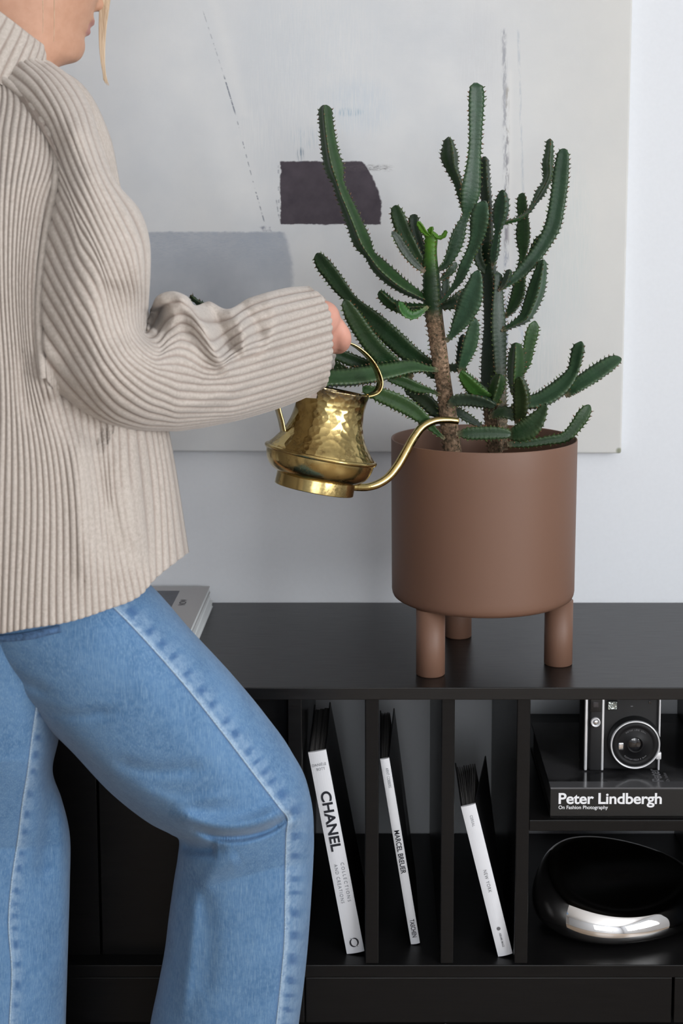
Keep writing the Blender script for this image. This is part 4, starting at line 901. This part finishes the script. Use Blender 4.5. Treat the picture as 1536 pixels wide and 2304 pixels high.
Ps, Ks = shell(SG, SU, us, usb, NS, sY(-1, 1), sY(1, .85), sf, split=4)
Ws = U(Ps[..., 0], Ps[..., 1], Ps[..., 2])
for _ in range(2):                                               # ease the folds
    Ws[:, 1:-1] = Ws[:, 1:-1]*.5+(Ws[:, 2:]+Ws[:, :-2])*.25
Ns = gnormals(Ws)
for _ in range(6): Ns = Ns*.5+.25*(np.roll(Ns, 1, 0)+np.roll(Ns, -1, 0))
Ns /= np.linalg.norm(Ns, axis=-1, keepdims=True)+1e-9
if np.median(Ns[:len(us), 200:, 1]) > 0: Ns = -Ns
u2 = np.r_[us, usb[::-1]]
sp2 = np.linalg.norm(np.gradient(Ps[..., :2], axis=0), axis=-1)/np.maximum(np.abs(np.gradient(u2))[:, None], 1e-3)   # px per rib
amp = RA*1.05*np.clip((sp2-3)/9, .15, 1)
for _ in range(4): amp = (amp+np.roll(amp, 1, 0)+np.roll(amp, -1, 0))/3
V, Fc = grid(lip(Ws+Ns*(amp*rib(u2)[:, None])[..., None], Ns, .006), True, False)
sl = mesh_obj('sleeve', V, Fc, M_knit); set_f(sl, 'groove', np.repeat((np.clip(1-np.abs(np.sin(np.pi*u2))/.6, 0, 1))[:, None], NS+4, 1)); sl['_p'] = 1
# seam cord along the armhole
sp_ = path(np.array([(0, 172), (60, 225), (104, 286), (126, 338), (126, 400), (104, 520), (90, 640), (88, 740), (97, 850)], float), 80)
dm = DM[np.clip((sp_[:, 1]/6).astype(int), 0, 299), np.clip(((sp_[:, 0]+360)/6).astype(int), 0, 129)]
V, Fc = tube(U(sp_[:, 0], sp_[:, 1], dm-.002), .0042, 10)
sc = mesh_obj('armhole_seam', V, Fc, M_knit); sc['_p'] = 1
# left sleeve, on the far side, resting towards the sideboard
la = path(np.array([[*U(30, 360, -.12), .07], [*U(60, 460, -.03), .082], [*U(60, 620, .03), .082], [*U(50, 830, .05), .078], [*U(110, 1010, .08), .068], [*U(190, 1170, .085), .056]]), 120)
T3, N3, B3_ = frames(la[:, :3]); a = np.linspace(0, 2*np.pi, 26*8, endpoint=False); ru = a/(2*np.pi)*26
G = la[:, None, :3]+(la[:, None, 3:]+RA*rib(ru)[None, :, None])*(np.cos(a)[None, :, None]*N3[:, None]+np.sin(a)[None, :, None]*B3_[:, None])
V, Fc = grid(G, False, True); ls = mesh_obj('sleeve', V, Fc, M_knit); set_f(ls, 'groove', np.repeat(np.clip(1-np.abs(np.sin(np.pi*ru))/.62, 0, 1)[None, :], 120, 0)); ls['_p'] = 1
# ---------------------------------------------------------------- turtleneck collar
cN = U(-34, 82, -.222); axn = np.array([.52, .12, .85]); axn /= np.linalg.norm(axn)
e1 = np.array([1, 0, 0])-axn*axn[0]; e1 /= np.linalg.norm(e1); e2 = np.cross(axn, e1)
nr = 40; a = np.linspace(0, 2*np.pi, nr*10, endpoint=False); ru = a/(2*np.pi)*nr
cp = path(np.array([(.083, -.040, 0), (.079, -.028, 0), (.0745, -.010, 0), (.070, .010, 0), (.066, .022, 0), (.0625, .027, 0), (.0585, .024, 0), (.0565, .010, 0), (.056, -.02, 0)]), 60)
rad = cp[:, None, 0]+.006+.0027*rib(ru)[None, :]*(1-.85*smooth(18, 34, np.arange(60)))[:, None]
wob = 1+.025*np.sin(2*a+.6)[None, :]+.012*np.sin(5*a)[None, :]
G = cN+(rad*wob)[..., None]*(np.cos(a)[None, :, None]*e1*1.0+np.sin(a)[None, :, None]*e2*.95)+(cp[:, None, 1]+.0015*np.sin(3*a)[None, :])[..., None]*axn
V, Fc = grid(G, False, True); col_ = mesh_obj('collar', V, Fc, M_knit); set_f(col_, 'groove', np.repeat(np.clip(1-np.abs(np.sin(np.pi*ru))/.62, 0, 1)[None, :], 60, 0)); col_['_p'] = 1

# ---------------------------------------------------------------- jeans
def denim():
    t = NT('light_blue_denim'); co = t.coord(); tone = t.n('Attribute', attribute_name='tone').outputs['Color']
    sp = t.n('SeparateColor'); t.set(sp, 0, tone)
    n1 = t.noise(co, 16, 4, .6); n2 = t.noise(co, 140, 4, .7); n3 = t.noise(t.mapping(co, (900, 900, 60)), 1, 3, .7)
    c = t.mix(t.range(n1, .3, .7), (.060, .145, .285, 1), (.094, .200, .365, 1))
    c = t.mix(t.math('MULTIPLY', t.range(n2, .35, .68), .45), c, (.145, .265, .420, 1))
    c = t.mix(t.math('MULTIPLY', t.range(n3, .45, .7), .5), c, (.22, .345, .49, 1))
    c = t.mix(t.math('MULTIPLY', sp.outputs[1], t.range(n2, .3, .6, .4, 1)), c, (.045, .110, .25, 1))
    c = t.mix(t.math('MULTIPLY', sp.outputs[0], t.range(n2, .3, .65, .3, 1)), c, (.34, .45, .57, 1))
    wv = t.math('SINE', t.math('MULTIPLY', t.n('SeparateXYZ').outputs[0], 1.0))
    t.bump(t.math('ADD', n2, n3), .30, .0012)
    t.out(Base_Color=c, Roughness=.85, Specular_IOR_Level=.25, Sheen_Weight=.15); return t.m
M_den = denim()
JG = [
 [(250, 1240), (345, 1322), (430, 1418), (520, 1515), (600, 1612), (655, 1690), (690, 1760), (703, 1820), (706, 1880), (705, 1930), (700, 2020), (693, 2120), (684, 2210), (672, 2304), (655, 2450), (640, 2640), (632, 2800)],
 [(170, 1290), (262, 1372), (350, 1465), (430, 1558), (512, 1662), (580, 1752), (628, 1815), (650, 1845), (647, 1870), (644, 1930), (643, 2020), (640, 2120), (632, 2210), (622, 2304), (606, 2450), (592, 2640), (585, 2800)],
 [(50, 1330), (150, 1430), (250, 1540), (345, 1640), (430, 1730), (500, 1805), (535, 1850), (545, 1880), (542, 1915), (540, 1960), (535, 2040), (528, 2130), (518, 2215), (507, 2304), (492, 2450), (478, 2640), (470, 2800)],
 [(-60, 1390), (30, 1500), (130, 1605), (235, 1715), (325, 1795), (400, 1850), (440, 1880), (455, 1900), (452, 1930), (450, 1980), (440, 2060), (430, 2140), (420, 2220), (408, 2304), (395, 2450), (385, 2640), (378, 2800)],
 [(-130, 1460), (-40, 1560), (60, 1660), (170, 1750), (262, 1800), (340, 1855), (385, 1878), (402, 1890), (400, 1925), (392, 1975), (380, 2060), (370, 2140), (355, 2220), (338, 2304), (325, 2450), (315, 2640), (310, 2800)]]
JG[4][1:5] = [(-30, 1540), (70, 1610), (150, 1680), (255, 1790)]
JU = np.array([0, .22, .50, .80, 1.0])
def jY(s):
    def f(t, v, G):
        yc = np.interp(v, [0, .2, .42, .5, .75, 1], [-.25, -.24, -.20, -.175, -.165, -.16]); b_ = np.interp(v, [0, .2, .42, .5, .75, 1], [.135, .13, .115, .10, .10, .11])*(1 if s < 0 else .8)
        tt = np.clip(t+0*v, 0, 1); return yc+s*b_*np.abs(np.clip(1-np.abs(2*tt-1)**2.2, 0, 1))**.5
    return f
jf = [([(652, 1838), (600, 1868), (545, 1882), (480, 1880), (440, 1868)], .022, 10), ([(645, 1815), (590, 1848), (530, 1860), (470, 1856), (380, 1825)], -.018, 22), ([(490, 1910), (440, 1910), (405, 1898)], .020, 15), ([(540, 1930), (480, 1960), (450, 2010)], -.006, 20),
      ([(60, 1590), (150, 1610), (260, 1600)], .004, 14), ([(250, 1715), (350, 1735), (460, 1725)], .005, 18), ([(300, 1770), (400, 1805), (520, 1790)], -.004, 16), ([(440, 2000), (425, 2150), (410, 2290)], -.005, 16), ([(455, 1990), (470, 2100), (460, 2250)], .003, 22), ([(-30, 1470), (40, 1530), (110, 1560)], .006, 14)]
uj = np.linspace(0, 1, 150); ujb = np.linspace(0, 1, 60)[1:-1]; NJ = 420
Pj, Kj = shell(JG, JU, uj, ujb, NJ, jY(-1), jY(1), jf)
Wj = U(Pj[..., 0], Pj[..., 1], Pj[..., 2])
JV, JF, JT = [], [], []; jm = MB()
def tone_of(P, seams, front):
    T = np.zeros(P.shape[:2]+(4,)); T[..., 3] = 1
    for line, side, w in seams:
        L = path(np.array(line, float), 300); d2 = np.full(P.shape[:2], 1e12); sg = np.zeros(P.shape[:2]); al = np.zeros(P.shape[:2])
        tn = np.gradient(L, axis=0); tn /= np.linalg.norm(tn, axis=1)[:, None]; al_ = np.r_[0, np.cumsum(np.linalg.norm(np.diff(L, axis=0), axis=1))]
        for i in range(0, 300):
            dx, dy = P[..., 0]-L[i, 0], P[..., 1]-L[i, 1]; e = dx*dx+dy*dy; m = e < d2
            d2 = np.where(m, e, d2); sg = np.where(m, tn[i, 0]*dy-tn[i, 1]*dx, sg); al = np.where(m, al_[i], al)
        s_ = -sg*side
        rng = np.random.RandomState(3); ph = np.interp(al, np.arange(0, 1600, 20.0), np.cumsum(rng.uniform(.2, .8, 80)))
        dash = np.clip(np.sin(2*np.pi*ph)*1.6-.3, 0, 1)
        T[..., 1] = np.maximum(T[..., 1], dash*np.exp(-((s_-w*1.4)/(w*.75))**2)*.9)
        T[..., 0] = np.maximum(T[..., 0], np.exp(-((s_-w*.3)/(w*.35))**2)*.75+np.exp(-((s_-w*1.4)/(w*1.3))**2)*.30*(1-dash))
        T[..., 1] = np.maximum(T[..., 1], np.exp(-((s_+w*.22)/(w*.16))**2)*.8)
    if not front is None: T[front:] = (0, 0, 0, 1)
    return T
SEAM_R = [(170, 1290), (262, 1372), (350, 1465), (430, 1558), (512, 1662), (580, 1752), (628, 1815), (648, 1843), (645, 1870), (643, 1930), (642, 2020), (640, 2120), (632, 2210), (622, 2304), (606, 2450)]
Tj = tone_of(Pj, [(SEAM_R, 1, 15)], len(uj))
V, Fc = grid(Wj, True, False); jm.add(V, Fc); JT.append(Tj.reshape(-1, 4))
# left leg, behind
LG = [
 [(140, 1450), (140, 1560), (132, 1662), (119, 1738), (138, 1795), (156, 1870), (157, 1990), (154, 2100), (151, 2200), (148, 2304), (146, 2500), (146, 2760)],
 [(80, 1450), (85, 1560), (72, 1662), (62, 1740), (52, 1800), (42, 1880), (26, 1990), (20, 2080), (27, 2180), (22, 2304), (20, 2500), (20, 2760)],
 [(-60, 1450), (-60, 1560), (-70, 1662), (-75, 1740), (-80, 1800), (-85, 1880), (-90, 1990), (-95, 2080), (-95, 2180), (-95, 2304), (-95, 2500), (-95, 2760)],
 [(-330, 1450), (-330, 1560), (-320, 1662), (-300, 1740), (-285, 1800), (-270, 1880), (-260, 1990), (-250, 2080), (-245, 2180), (-240, 2304), (-235, 2500), (-230, 2760)]]
def lY(s):
    def f(t, v, G):
        tt = np.clip(t+0*v, 0, 1); return np.interp(v, [0, .2, .35, 1], [-.20, -.18, -.150, -.135])+s*np.interp(v, [0, .2, .35, 1], [.165, .15, .12, .105])*np.abs(np.clip(1-np.abs(2*tt-1)**2.2, 0, 1))**.5
    return f
ul = np.linspace(0, 1, 120); ulb = np.linspace(0, 1, 40)[1:-1]
Pl, Kl = shell(LG, np.array([0, .22, .5, 1.0]), ul, ulb, 300, lY(-1), lY(1), [([(120, 1740), (110, 1850), (95, 1990)], .012, 22), ([(135, 1850), (140, 1990), (138, 2200)], -.004, 14)])
Wl = U(Pl[..., 0], Pl[..., 1], Pl[..., 2]); SEAM_L = [p for p in LG[1]]
Tl = tone_of(Pl, [(SEAM_L, 1, 9)], len(ul))
V, Fc = grid(Wl, True, False); jm.add(V, Fc); JT.append(Tl.reshape(-1, 4))
# seat and waist
a = np.linspace(0, 2*np.pi, 80, endpoint=False); pc_ = U(-20, 1330, -.20); rows = [(-.09, .05, .04), (-.08, .12, .10), (-.06, .155, .13), (-.03, .17, .145), (.02, .165, .145), (.08, .155, .14)]
pr_ = path(np.array([(z, rx, ry) for z, rx, ry in rows]), 40)
G = np.stack([pc_[0]+pr_[:, None, 1]*np.cos(a), -.205+pr_[:, None, 2]*np.sin(a), pc_[2]+pr_[:, None, 0]+0*a], -1)
V, Fc = grid(G, False, True); jm.add(V, Fc); JT.append(np.tile((0, 0, 0, 1.), (len(V), 1)))
jn = jm.obj('jeans', M_den); a_ = jn.data.attributes.new('tone', 'FLOAT_COLOR', 'POINT'); a_.data.foreach_set('color', np.concatenate(JT).astype(np.float32).ravel())
flat_norm(jn)
# raised outseam cords and the stitched pocket edge
M_seam = plain('pale_denim_seam', (.30, .41, .53, 1), .85, grain=.3, gscale=500)
def on_leg(line, P, Wd, nfront, off):
    L = path(np.array(line, float), 260); fl = P[:nfront, :, :2].reshape(-1, 2); fw = Wd[:nfront].reshape(-1, 3); fY = P[:nfront, :, 2].ravel(); out = []
    for p in L:
        d = ((fl-p)**2).sum(1); i = np.argpartition(d, 6)[:6]; w = 1/(d[i]+1); Y = (fY[i]*w).sum()/w.sum(); out.append(U(p[0], p[1], Y-off))
    return np.array(out)
for nm, line, P, Wd, nf, sub in (('outseam', SEAM_R, Pj, Wj, len(uj), jn), ('inseam', SEAM_L, Pl, Wl, len(ul), jn)):
    V, Fc = tube(on_leg(line, P, Wd, nf, .0004), .0013, 8); o = mesh_obj(nm, V, Fc, M_seam); o['_p'] = 2
q1 = [(-40, 1431), (20, 1428), (70, 1421), (115, 1411), (150, 1403)]; q2 = [(-40, 1447), (20, 1444), (75, 1438), (120, 1427), (155, 1419)]
Lq1, Lq2 = path(np.array(q1, float), 60), path(np.array(q2, float), 60)
rows = [on_leg(L_, Pj, Wj, len(uj), o_)[::260//60][:60] for L_, o_ in ((q1, .0), (q1, .004), (q2, .004), (q2, .0))]
V, Fc = grid(np.stack(rows)); pk = mesh_obj('pocket_edge', V, Fc, plain('indigo_pocket_edge', (.075, .15, .29, 1), .85, grain=.5, gscale=220)); pk['_p'] = 2
for i, (x, y) in enumerate(((125, 1415), (150, 1411))):
    p = on_leg([(x, y), (x+1, y)], Pj, Wj, len(uj), .005)[0]
# ---------------------------------------------------------------- body: one continuous surface
azh, pit = math.radians(34), math.radians(13)
fx = np.array([math.cos(azh)*math.cos(pit), math.sin(azh)*math.cos(pit), -math.sin(pit)])
sx_ = np.array([math.sin(azh), -math.cos(azh), 0.])              # the head's right-hand side, towards the camera
wx = np.cross(sx_, fx); wx = wx if wx[2] > 0 else -wx
rowsH = [  # height, front, back, half width, roundness
 (-.130, .050, -.070, .060, 2.0), (-.07, .046, -.062, .055, 2.0), (-.035, .046, -.062, .054, 2.0), (-.012, .052, -.064, .055, 2.0), (-.003, .066, -.066, .056, 2.0), (.001, .074, -.068, .057, 1.9), (.007, .080, -.070, .058, 1.8),
 (.016, .0835, -.074, .060, 1.75), (.026, .0835, -.078, .062, 1.75), (.036, .0800, -.082, .064, 1.8), (.046, .0810, -.085, .066, 1.85), (.056, .0820, -.088, .068, 1.9), (.066, .0830, -.090, .069, 1.95), (.078, .0840, -.092, .071, 2.0), (.095, .085, -.095, .073, 2.1),
 (.112, .083, -.098, .074, 2.2), (.128, .088, -.100, .0745, 2.2), (.150, .092, -.101, .076, 2.2), (.175, .086, -.096, .074, 2.1), (.198, .068, -.080, .063, 2.0), (.213, .045, -.056, .045, 2.0), (.222, .020, -.026, .022, 2.0), (.224, .002, -.003, .002, 2.0)]
hw_ = hermite([r[0] for r in rowsH], np.array([r[1:] for r in rowsH]), np.r_[np.linspace(-.13, -.02, 14), np.linspace(-.016, .15, 110), np.linspace(.153, .224, 40)])
hz = np.r_[np.linspace(-.13, -.02, 14), np.linspace(-.016, .15, 110), np.linspace(.153, .224, 40)]
a = np.linspace(-np.pi, np.pi, 160, endpoint=False)
ca, sa = np.cos(a), np.sin(a); ex = 2/hw_[:, 3][:, None]
cx_ = np.sign(ca)*np.abs(ca)**np.where(ca > 0, ex, 1); sx2 = np.sign(sa)*np.abs(sa)**np.where(ca > 0, ex, 1)
fH = np.where(ca > 0, hw_[:, 0][:, None]*cx_, -hw_[:, 1][:, None]*cx_); sH = hw_[:, 2][:, None]*sx2; zH = hz[:, None]+0*a
fr = (ca > 0)*1.0
g1 = lambda x, m, s: np.exp(-((x-m)/s)**2)
nose = np.interp(hz, [.070, .0765, .080, .086, .092, .105, .118, .128], [0, .004, .0155, .0225, .0225, .0150, .0070, 0])[:, None]
fH = fH+fr*nose*np.clip(1-(np.abs(sH)/(.0085+.006*g1(zH, .084, .012))), 0, 1)**.7
fH = fH+fr*.0092*g1(zH, .0595, .0058)*g1(sH, 0, .022)+fr*.0080*g1(zH, .0450, .0058)*g1(sH, 0, .020)-fr*.0055*g1(zH, .0522, .0022)*g1(sH, 0, .025)
fH = fH-fr*.009*g1(zH, .112, .010)*(g1(sH, .033, .014)+g1(sH, -.033, .014))+fr*.005*g1(zH, .111, .006)*(g1(sH, .033, .010)+g1(sH, -.033, .010))
fH = fH-fr*.002*g1(zH, .036, .006)*g1(sH, 0, .02)
sH = sH+np.sign(sH)*.004*g1(zH, .085, .022)*g1(fH, .045, .03)
chin = U(172, 141, -.158); O = chin-(fx*.078+wx*.003)
KF, KW = .96, .89                                               # head size
O = chin-(fx*.078*KF+wx*.003*KW)
zH = np.where(zH > 0, zH*KW, zH)
HW = O+fH[..., None]*KF*fx+sH[..., None]*KF*sx_+zH[..., None]*wx
bm_parts = MB(); V, Fc = grid(HW, False, True); Fc += [tuple(range(160))[::-1], tuple(range(163*160, 164*160))]; bm_parts.add(V, Fc)
for s in (1, -1):                                                # ears
    c = O+fx*-.008+sx_*s*.074+wx*.095
    q = np.linspace(0, 2*np.pi, 28); P = np.array([c+fx*(-.006*math.cos(t)-.010+.012*math.sin(t)*.3)+wx*(.030*math.sin(t))+sx_*s*(.008+.006*math.cos(t))-fx*.012*math.cos(t) for t in q]); V, Fc = tube(P, .0048, 8); bm_parts.add(V, Fc)
    V, Fc = tube(np.array([c+fx*-.004-wx*.02, c-wx*.0+fx*-.010, c+wx*.02+fx*-.008]), [.006, .009, .006], 10); bm_parts.add(V, Fc)
def limb(pts, k=20, n=60):
    A = path(np.array([[*p, r] for p, r in pts]), n); V, Fc = tube(A[:, :3], A[:, 3], k); bm_parts.add(V, Fc)
    for i in (0, -1):                                            # rounded ends
        q = np.linspace(0, np.pi, 9); V, Fc = lathe([(max(1e-4, A[i, 3]*math.sin(t)), -A[i, 3]*math.cos(t)) for t in q], 16, Matrix.Translation(A[i, :3].tolist())); bm_parts.add(V, Fc)
pel, chest, nb = U(-10, 1450, -.20), U(-5, 620, -.20), U(-5, 210, -.20)
limb([(U(-30, 1470, -.20), .09), (pel, .105), (U(-10, 1150, -.20), .105), (U(-5, 850, -.20), .105), (chest, .105), (U(0, 460, -.20), .085), (U(5, 330, -.20), .055), (U(10, 230, -.20), .048), (O-wx*.08, .048), (O-wx*.03, .050)], 28, 90)
limb([(U(-5, 430, -.20), .055), (U(70, 420, -.22), .050), (U(135, 470, -.25), .044), (U(190, 640, -.27), .040), (U(232, 830, -.27), .038), (U(330, 860, -.235), .038), (U(500, 815, -.15), .032), (U(655, 765, -.060), .025), (U(690, 742, -.052), .025)])
limb([(U(-5, 430, -.20), .055), (U(40, 420, -.13), .050), (U(80, 480, -.03), .045), (U(60, 620, .03), .042), (U(50, 830, .05), .040), (U(120, 1010, .08), .036), (U(200, 1180, .085), .026)])
for pts in ([(U(-10, 1400, -.22), .075), (U(110, 1480, -.23), .062), (U(350, 1650, -.225), .056), (U(585, 1800, -.19), .055), (U(560, 2000, -.17), .055), (U(525, 2300, -.16), .045)],
            [(U(-40, 1450, -.17), .09), (U(-70, 1600, -.15), .080), (U(-55, 1900, -.13), .062), (U(-50, 2150, -.13), .056), (U(-50, 2400, -.13), .045)]):
    e = pts[-1][0]; pts = pts+[(np.array([e[0]-.005, e[1], .13]), .034), (np.array([e[0]-.008, e[1], .06]), .036)]
    limb(pts)
    fx_ = np.array([.9, .2, 0]); h = np.array([e[0]-.03, e[1], 0.0])   # foot
    limb([(h+(0, 0, .034), .033), (h+fx_*.07+(0, 0, .036), .035), (h+fx_*.15+(0, 0, .028), .027), (h+fx_*.21+(0, 0, .019), .018)])
# right hand closed round the strap of the can; the strap runs left to right at (760, 769)
Wp = U(690, 735, -.070)
def finger(pts, r): limb([(U(*p), q) for p, q in zip(pts, r)], 14, 36)
limb([(U(672, 746, -.085), .026), (U(700, 728, -.066), .029), (U(725, 716, -.052), .024)], 18, 30)
limb([(U(665, 735, -.055), .024), (U(690, 718, -.035), .026), (U(706, 712, -.022), .020)], 18, 30)
R4 = [.0125, .0112, .0125, .0105, .0100, .0085]
finger([(728, 706, -.050), (750, 724, -.046), (770, 760, -.036), (768, 776, -.022), (754, 780, -.004), (740, 768, .010)], R4)
finger([(702, 704, -.048), (722, 724, -.050), (742, 760, -.038), (740, 780, -.022), (726, 782, -.004), (714, 770, .010)], [r*1.03 for r in R4])
finger([(678, 708, -.044), (696, 728, -.048), (712, 762, -.036), (710, 784, -.020), (698, 784, -.003), (686, 774, .010)], R4)
finger([(656, 716, -.040), (668, 738, -.044), (684, 768, -.032), (682, 786, -.018), (670, 786, -.004), (660, 776, .006)], [r*.86 for r in R4])
finger([(690, 724, -.030), (716, 726, -.006), (738, 742, .012), (752, 756, .018)], [.015, .0135, .0120, .0100])
# left hand resting on the sideboard behind her
wl = U(200, 1180, .085); fl = np.array([wl[0]+.02, wl[1]-.02, ZT+.034])
limb([(wl, .026), (wl*.5+fl*.5, .026), (fl, .022), (fl+(.035, .0, -.008), .020)])
for i, (dy, l) in enumerate(((-.030, .055), (-.010, .066), (.010, .062), (.028, .048))):
    limb([(fl+(.025, dy*.6, -.006), .011), (fl+(.045+l*.4, dy, -.012), .0095), (fl+(.045+l*.75, dy*1.1, -.021), .0085), (fl+(.045+l, dy*1.1, -.0245), .0078)], 12, 24)
limb([(fl+(-.01, -.02, -.004), .014), (fl+(.02, -.048, -.016), .0105), (fl+(.045, -.056, -.023), .0088)], 12, 24)
tmp = bm_parts.obj('raw', None)
rm = tmp.modifiers.new('r', 'REMESH'); rm.mode = 'VOXEL'; rm.voxel_size = .0030; rm.use_smooth_shade = True
sm = tmp.modifiers.new('s', 'SMOOTH'); sm.factor = .5; sm.iterations = 4
me = bpy.data.meshes.new_from_object(tmp.evaluated_get(bpy.context.evaluated_depsgraph_get())); bpy.data.objects.remove(tmp)
me.name = 'person'; me.materials.clear()
def skin_mat():
    t = NT('fair_skin'); at = t.n('Attribute', attribute_name='lip').outputs['Fac']; hd_ = t.n('Attribute', attribute_name='flush').outputs['Fac']
    nz = t.noise(t.coord(), 90, 4, .6); n2 = t.noise(t.coord(), 700, 2)
    c = t.mix(t.range(nz, .3, .7), (.50, .275, .180, 1), (.54, .305, .205, 1)); c = t.mix(t.math('MULTIPLY', hd_, .55), c, (.74, .36, .30, 1)); c = t.mix(at, c, (.42, .20, .175, 1))
    t.bump(n2, .06, .0008); t.out(Base_Color=c, Roughness=.5, Specular_IOR_Level=.35, Subsurface_Weight=.08, Subsurface_Radius=(.01, .004, .002), Subsurface_Scale=.4); return t.m
me.materials.append(skin_mat()); n = len(me.vertices); co = np.empty(n*3, np.float32); me.vertices.foreach_get('co', co); co = co.reshape(-1, 3).astype(float)
PERSON = bpy.data.objects.new('person', me); COL.objects.link(PERSON)
d = co-O; F_, S_, W_ = d@fx/KF, d@sx_/KF, d@wx/KW
lipm = (F_ > .055)*smooth(.0285, .022, np.abs(S_)+.0*F_)*smooth(.0375, .0405, W_)*smooth(.0672, .0645, W_+np.abs(S_)*.22)*(np.abs(W_-.052) < .018)
set_f(PERSON, 'lip', np.clip(lipm, 0, 1)); hp = U(740, 745, -.03); set_f(PERSON, 'flush', smooth(.12, .06, np.linalg.norm(co-hp, axis=1)))
tag(PERSON, 'person in beige ribbed turtleneck and blue jeans tipping the brass watering can', 'person')
bpy.data.objects.remove(PS)
for o in (sw, jn): o.parent = PERSON
for o in (sl, sc, ls, col_): o.parent = sw
for o in list(bpy.data.objects):
    if o.get('_p') == 2: o.parent = jn
    if '_p' in o: del o['_p']
# ---------------------------------------------------------------- hair
def hair_mat():
    t = NT('blonde_hair'); nz = t.noise(t.mapping(t.coord(), (300, 300, 20)), 1, 3, .7)
    t.bump(nz, .5, .001); t.out(Base_Color=t.mix(t.range(nz, .3, .7), (.40, .28, .17, 1), (.64, .50, .35, 1)), Roughness=.42, Specular_IOR_Level=.5); return t.m
M_hair = hair_mat()
hm = MB(); hz2 = np.linspace(.05, .2305, 60)
hb = hermite([r[0] for r in rowsH], np.array([r[1:4] for r in rowsH]), np.minimum(hz2, .2235))
a2 = np.linspace(-np.pi, np.pi, 120, endpoint=False)
hair_line = np.interp(hz2, [.02, .06, .10, .15, .175, .20, .24], [-.080, -.060, -.030, .030, .075, .11, .12])   # nothing in front of this
c2, s2 = np.cos(a2), np.sin(a2); pf = np.where(c2 > 0, hb[:, :1]*c2, -hb[:, 1:2]*c2)*1.0; ps = hb[:, 2:3]*s2
gr = .007+.002*np.sin(31*a2)[None, :]*np.ones((60, 1)); nf = np.stack([c2+0*pf, s2+0*pf], -1)
pf2, ps2 = pf+gr*c2, ps+gr*s2
back = pf2 > hair_line[:, None]; pf2 = np.where(back, np.minimum(pf2, hair_line[:, None]), pf2); ps2 = np.where(back, ps2*.93, ps2)
top = smooth(.2, .2305, hz2)[:, None]; zz = hz2[:, None]*KW+0*pf2+.004
G = O+pf2[..., None]*KF*fx+ps2[..., None]*KF*sx_+zz[..., None]*wx
V, Fc = grid(G, False, True); Fc += [tuple(range(120))[::-1], tuple(range(59*120, 60*120))]
hr = mesh_obj('hair', V, Fc, M_hair, None); hr.parent = PERSON
# gathered tail down the back of the neck, off to the left of the frame
pt_ = path(np.array([[*(O-fx*.098+wx*.10), .035], [*(O-fx*.13+wx*.06), .036], [*(O-fx*.15+wx*.0), .032], [*(O-fx*.155-wx*.08), .026], [*(O-fx*.165-wx*.17), .012]]), 50)
V, Fc = tube(pt_[:, :3], pt_[:, 3]*(1), 24); o = mesh_obj('ponytail', V, Fc, M_hair); o.parent = hr
# loose lock falling past the nose, and two fine strays over the cheek
lk = MB(); rng = np.random.RandomState(5)
for i in range(34):
    q = rng.uniform(-1, 1); e = rng.uniform(-.9, .9)
    P = [(226+14*q, -260, -.19), (240+15*q, -120, -.165), (238+13*q, -30, -.15), (234+10*q, 25, -.145), (231+8*q, 62, -.145), (230+6*q, 105, -.145), (232+4*q, 145, -.145), (236+3*q+2*e, 172+6*e, -.145), (239+3*q+5*e, 186+8*e, -.145)]
    A = path(np.array([U(*p) for p in P]), 40); V, Fc = tube(A, np.interp(np.linspace(0, 1, 40), [0, .5, .85, 1], [.0009, .0009, .0006, .0002]), 6); lk.add(V, Fc)
o = lk.obj('loose_lock', M_hair); o.parent = hr; o['kind'] = 'stuff'
stray = MB()
for P in ([(96, -60, -.30), (96, 0, -.287), (97, 40, -.28), (96, 75, -.28)], [(122, -60, -.292), (122, 0, -.285), (122, 60, -.278), (121, 95, -.27)]):
    A = path(np.array([U(*p) for p in P]), 24); V, Fc = tube(A, np.linspace(.0006, .0002, 24), 6); stray.add(V, Fc)
o = stray.obj('stray_hairs', M_hair); o.parent = hr; o['kind'] = 'stuff'
# ---------------------------------------------------------------- lowered lashes and brows
M_brow = plain('brow_hair', (.16, .10, .06, 1), .6); M_lash = plain('lash_hair', (.03, .02, .015, 1), .5)
def on_face(s_, z_, out=.0006):
    j = int(np.argmin(np.abs(hz-z_))); row = np.where(ca > .2)[0]; i = row[np.argmin(np.abs(sH[j, row]-s_))]
    return HW[j, i]+fx*out
for sd in (1, -1):
    V, Fc = tube(path(np.array([on_face(sd*s_, z_) for s_, z_ in ((.018, .128), (.028, .1315), (.040, .131), (.050, .127))]), 30), np.interp(np.linspace(0, 1, 30), [0, .3, 1], [.0018, .0022, .0007]), 8)
    mesh_obj('eyebrow', V, Fc, M_brow, None).parent = PERSON
    V, Fc = tube(path(np.array([on_face(sd*s_, z_, .0012) for s_, z_ in ((.020, .1085), (.028, .1055), (.036, .1050), (.045, .1085))]), 30), np.interp(np.linspace(0, 1, 30), [0, .5, 1], [.0006, .0014, .0008]), 8)
    mesh_obj('eyelashes', V, Fc, M_lash, None).parent = PERSON
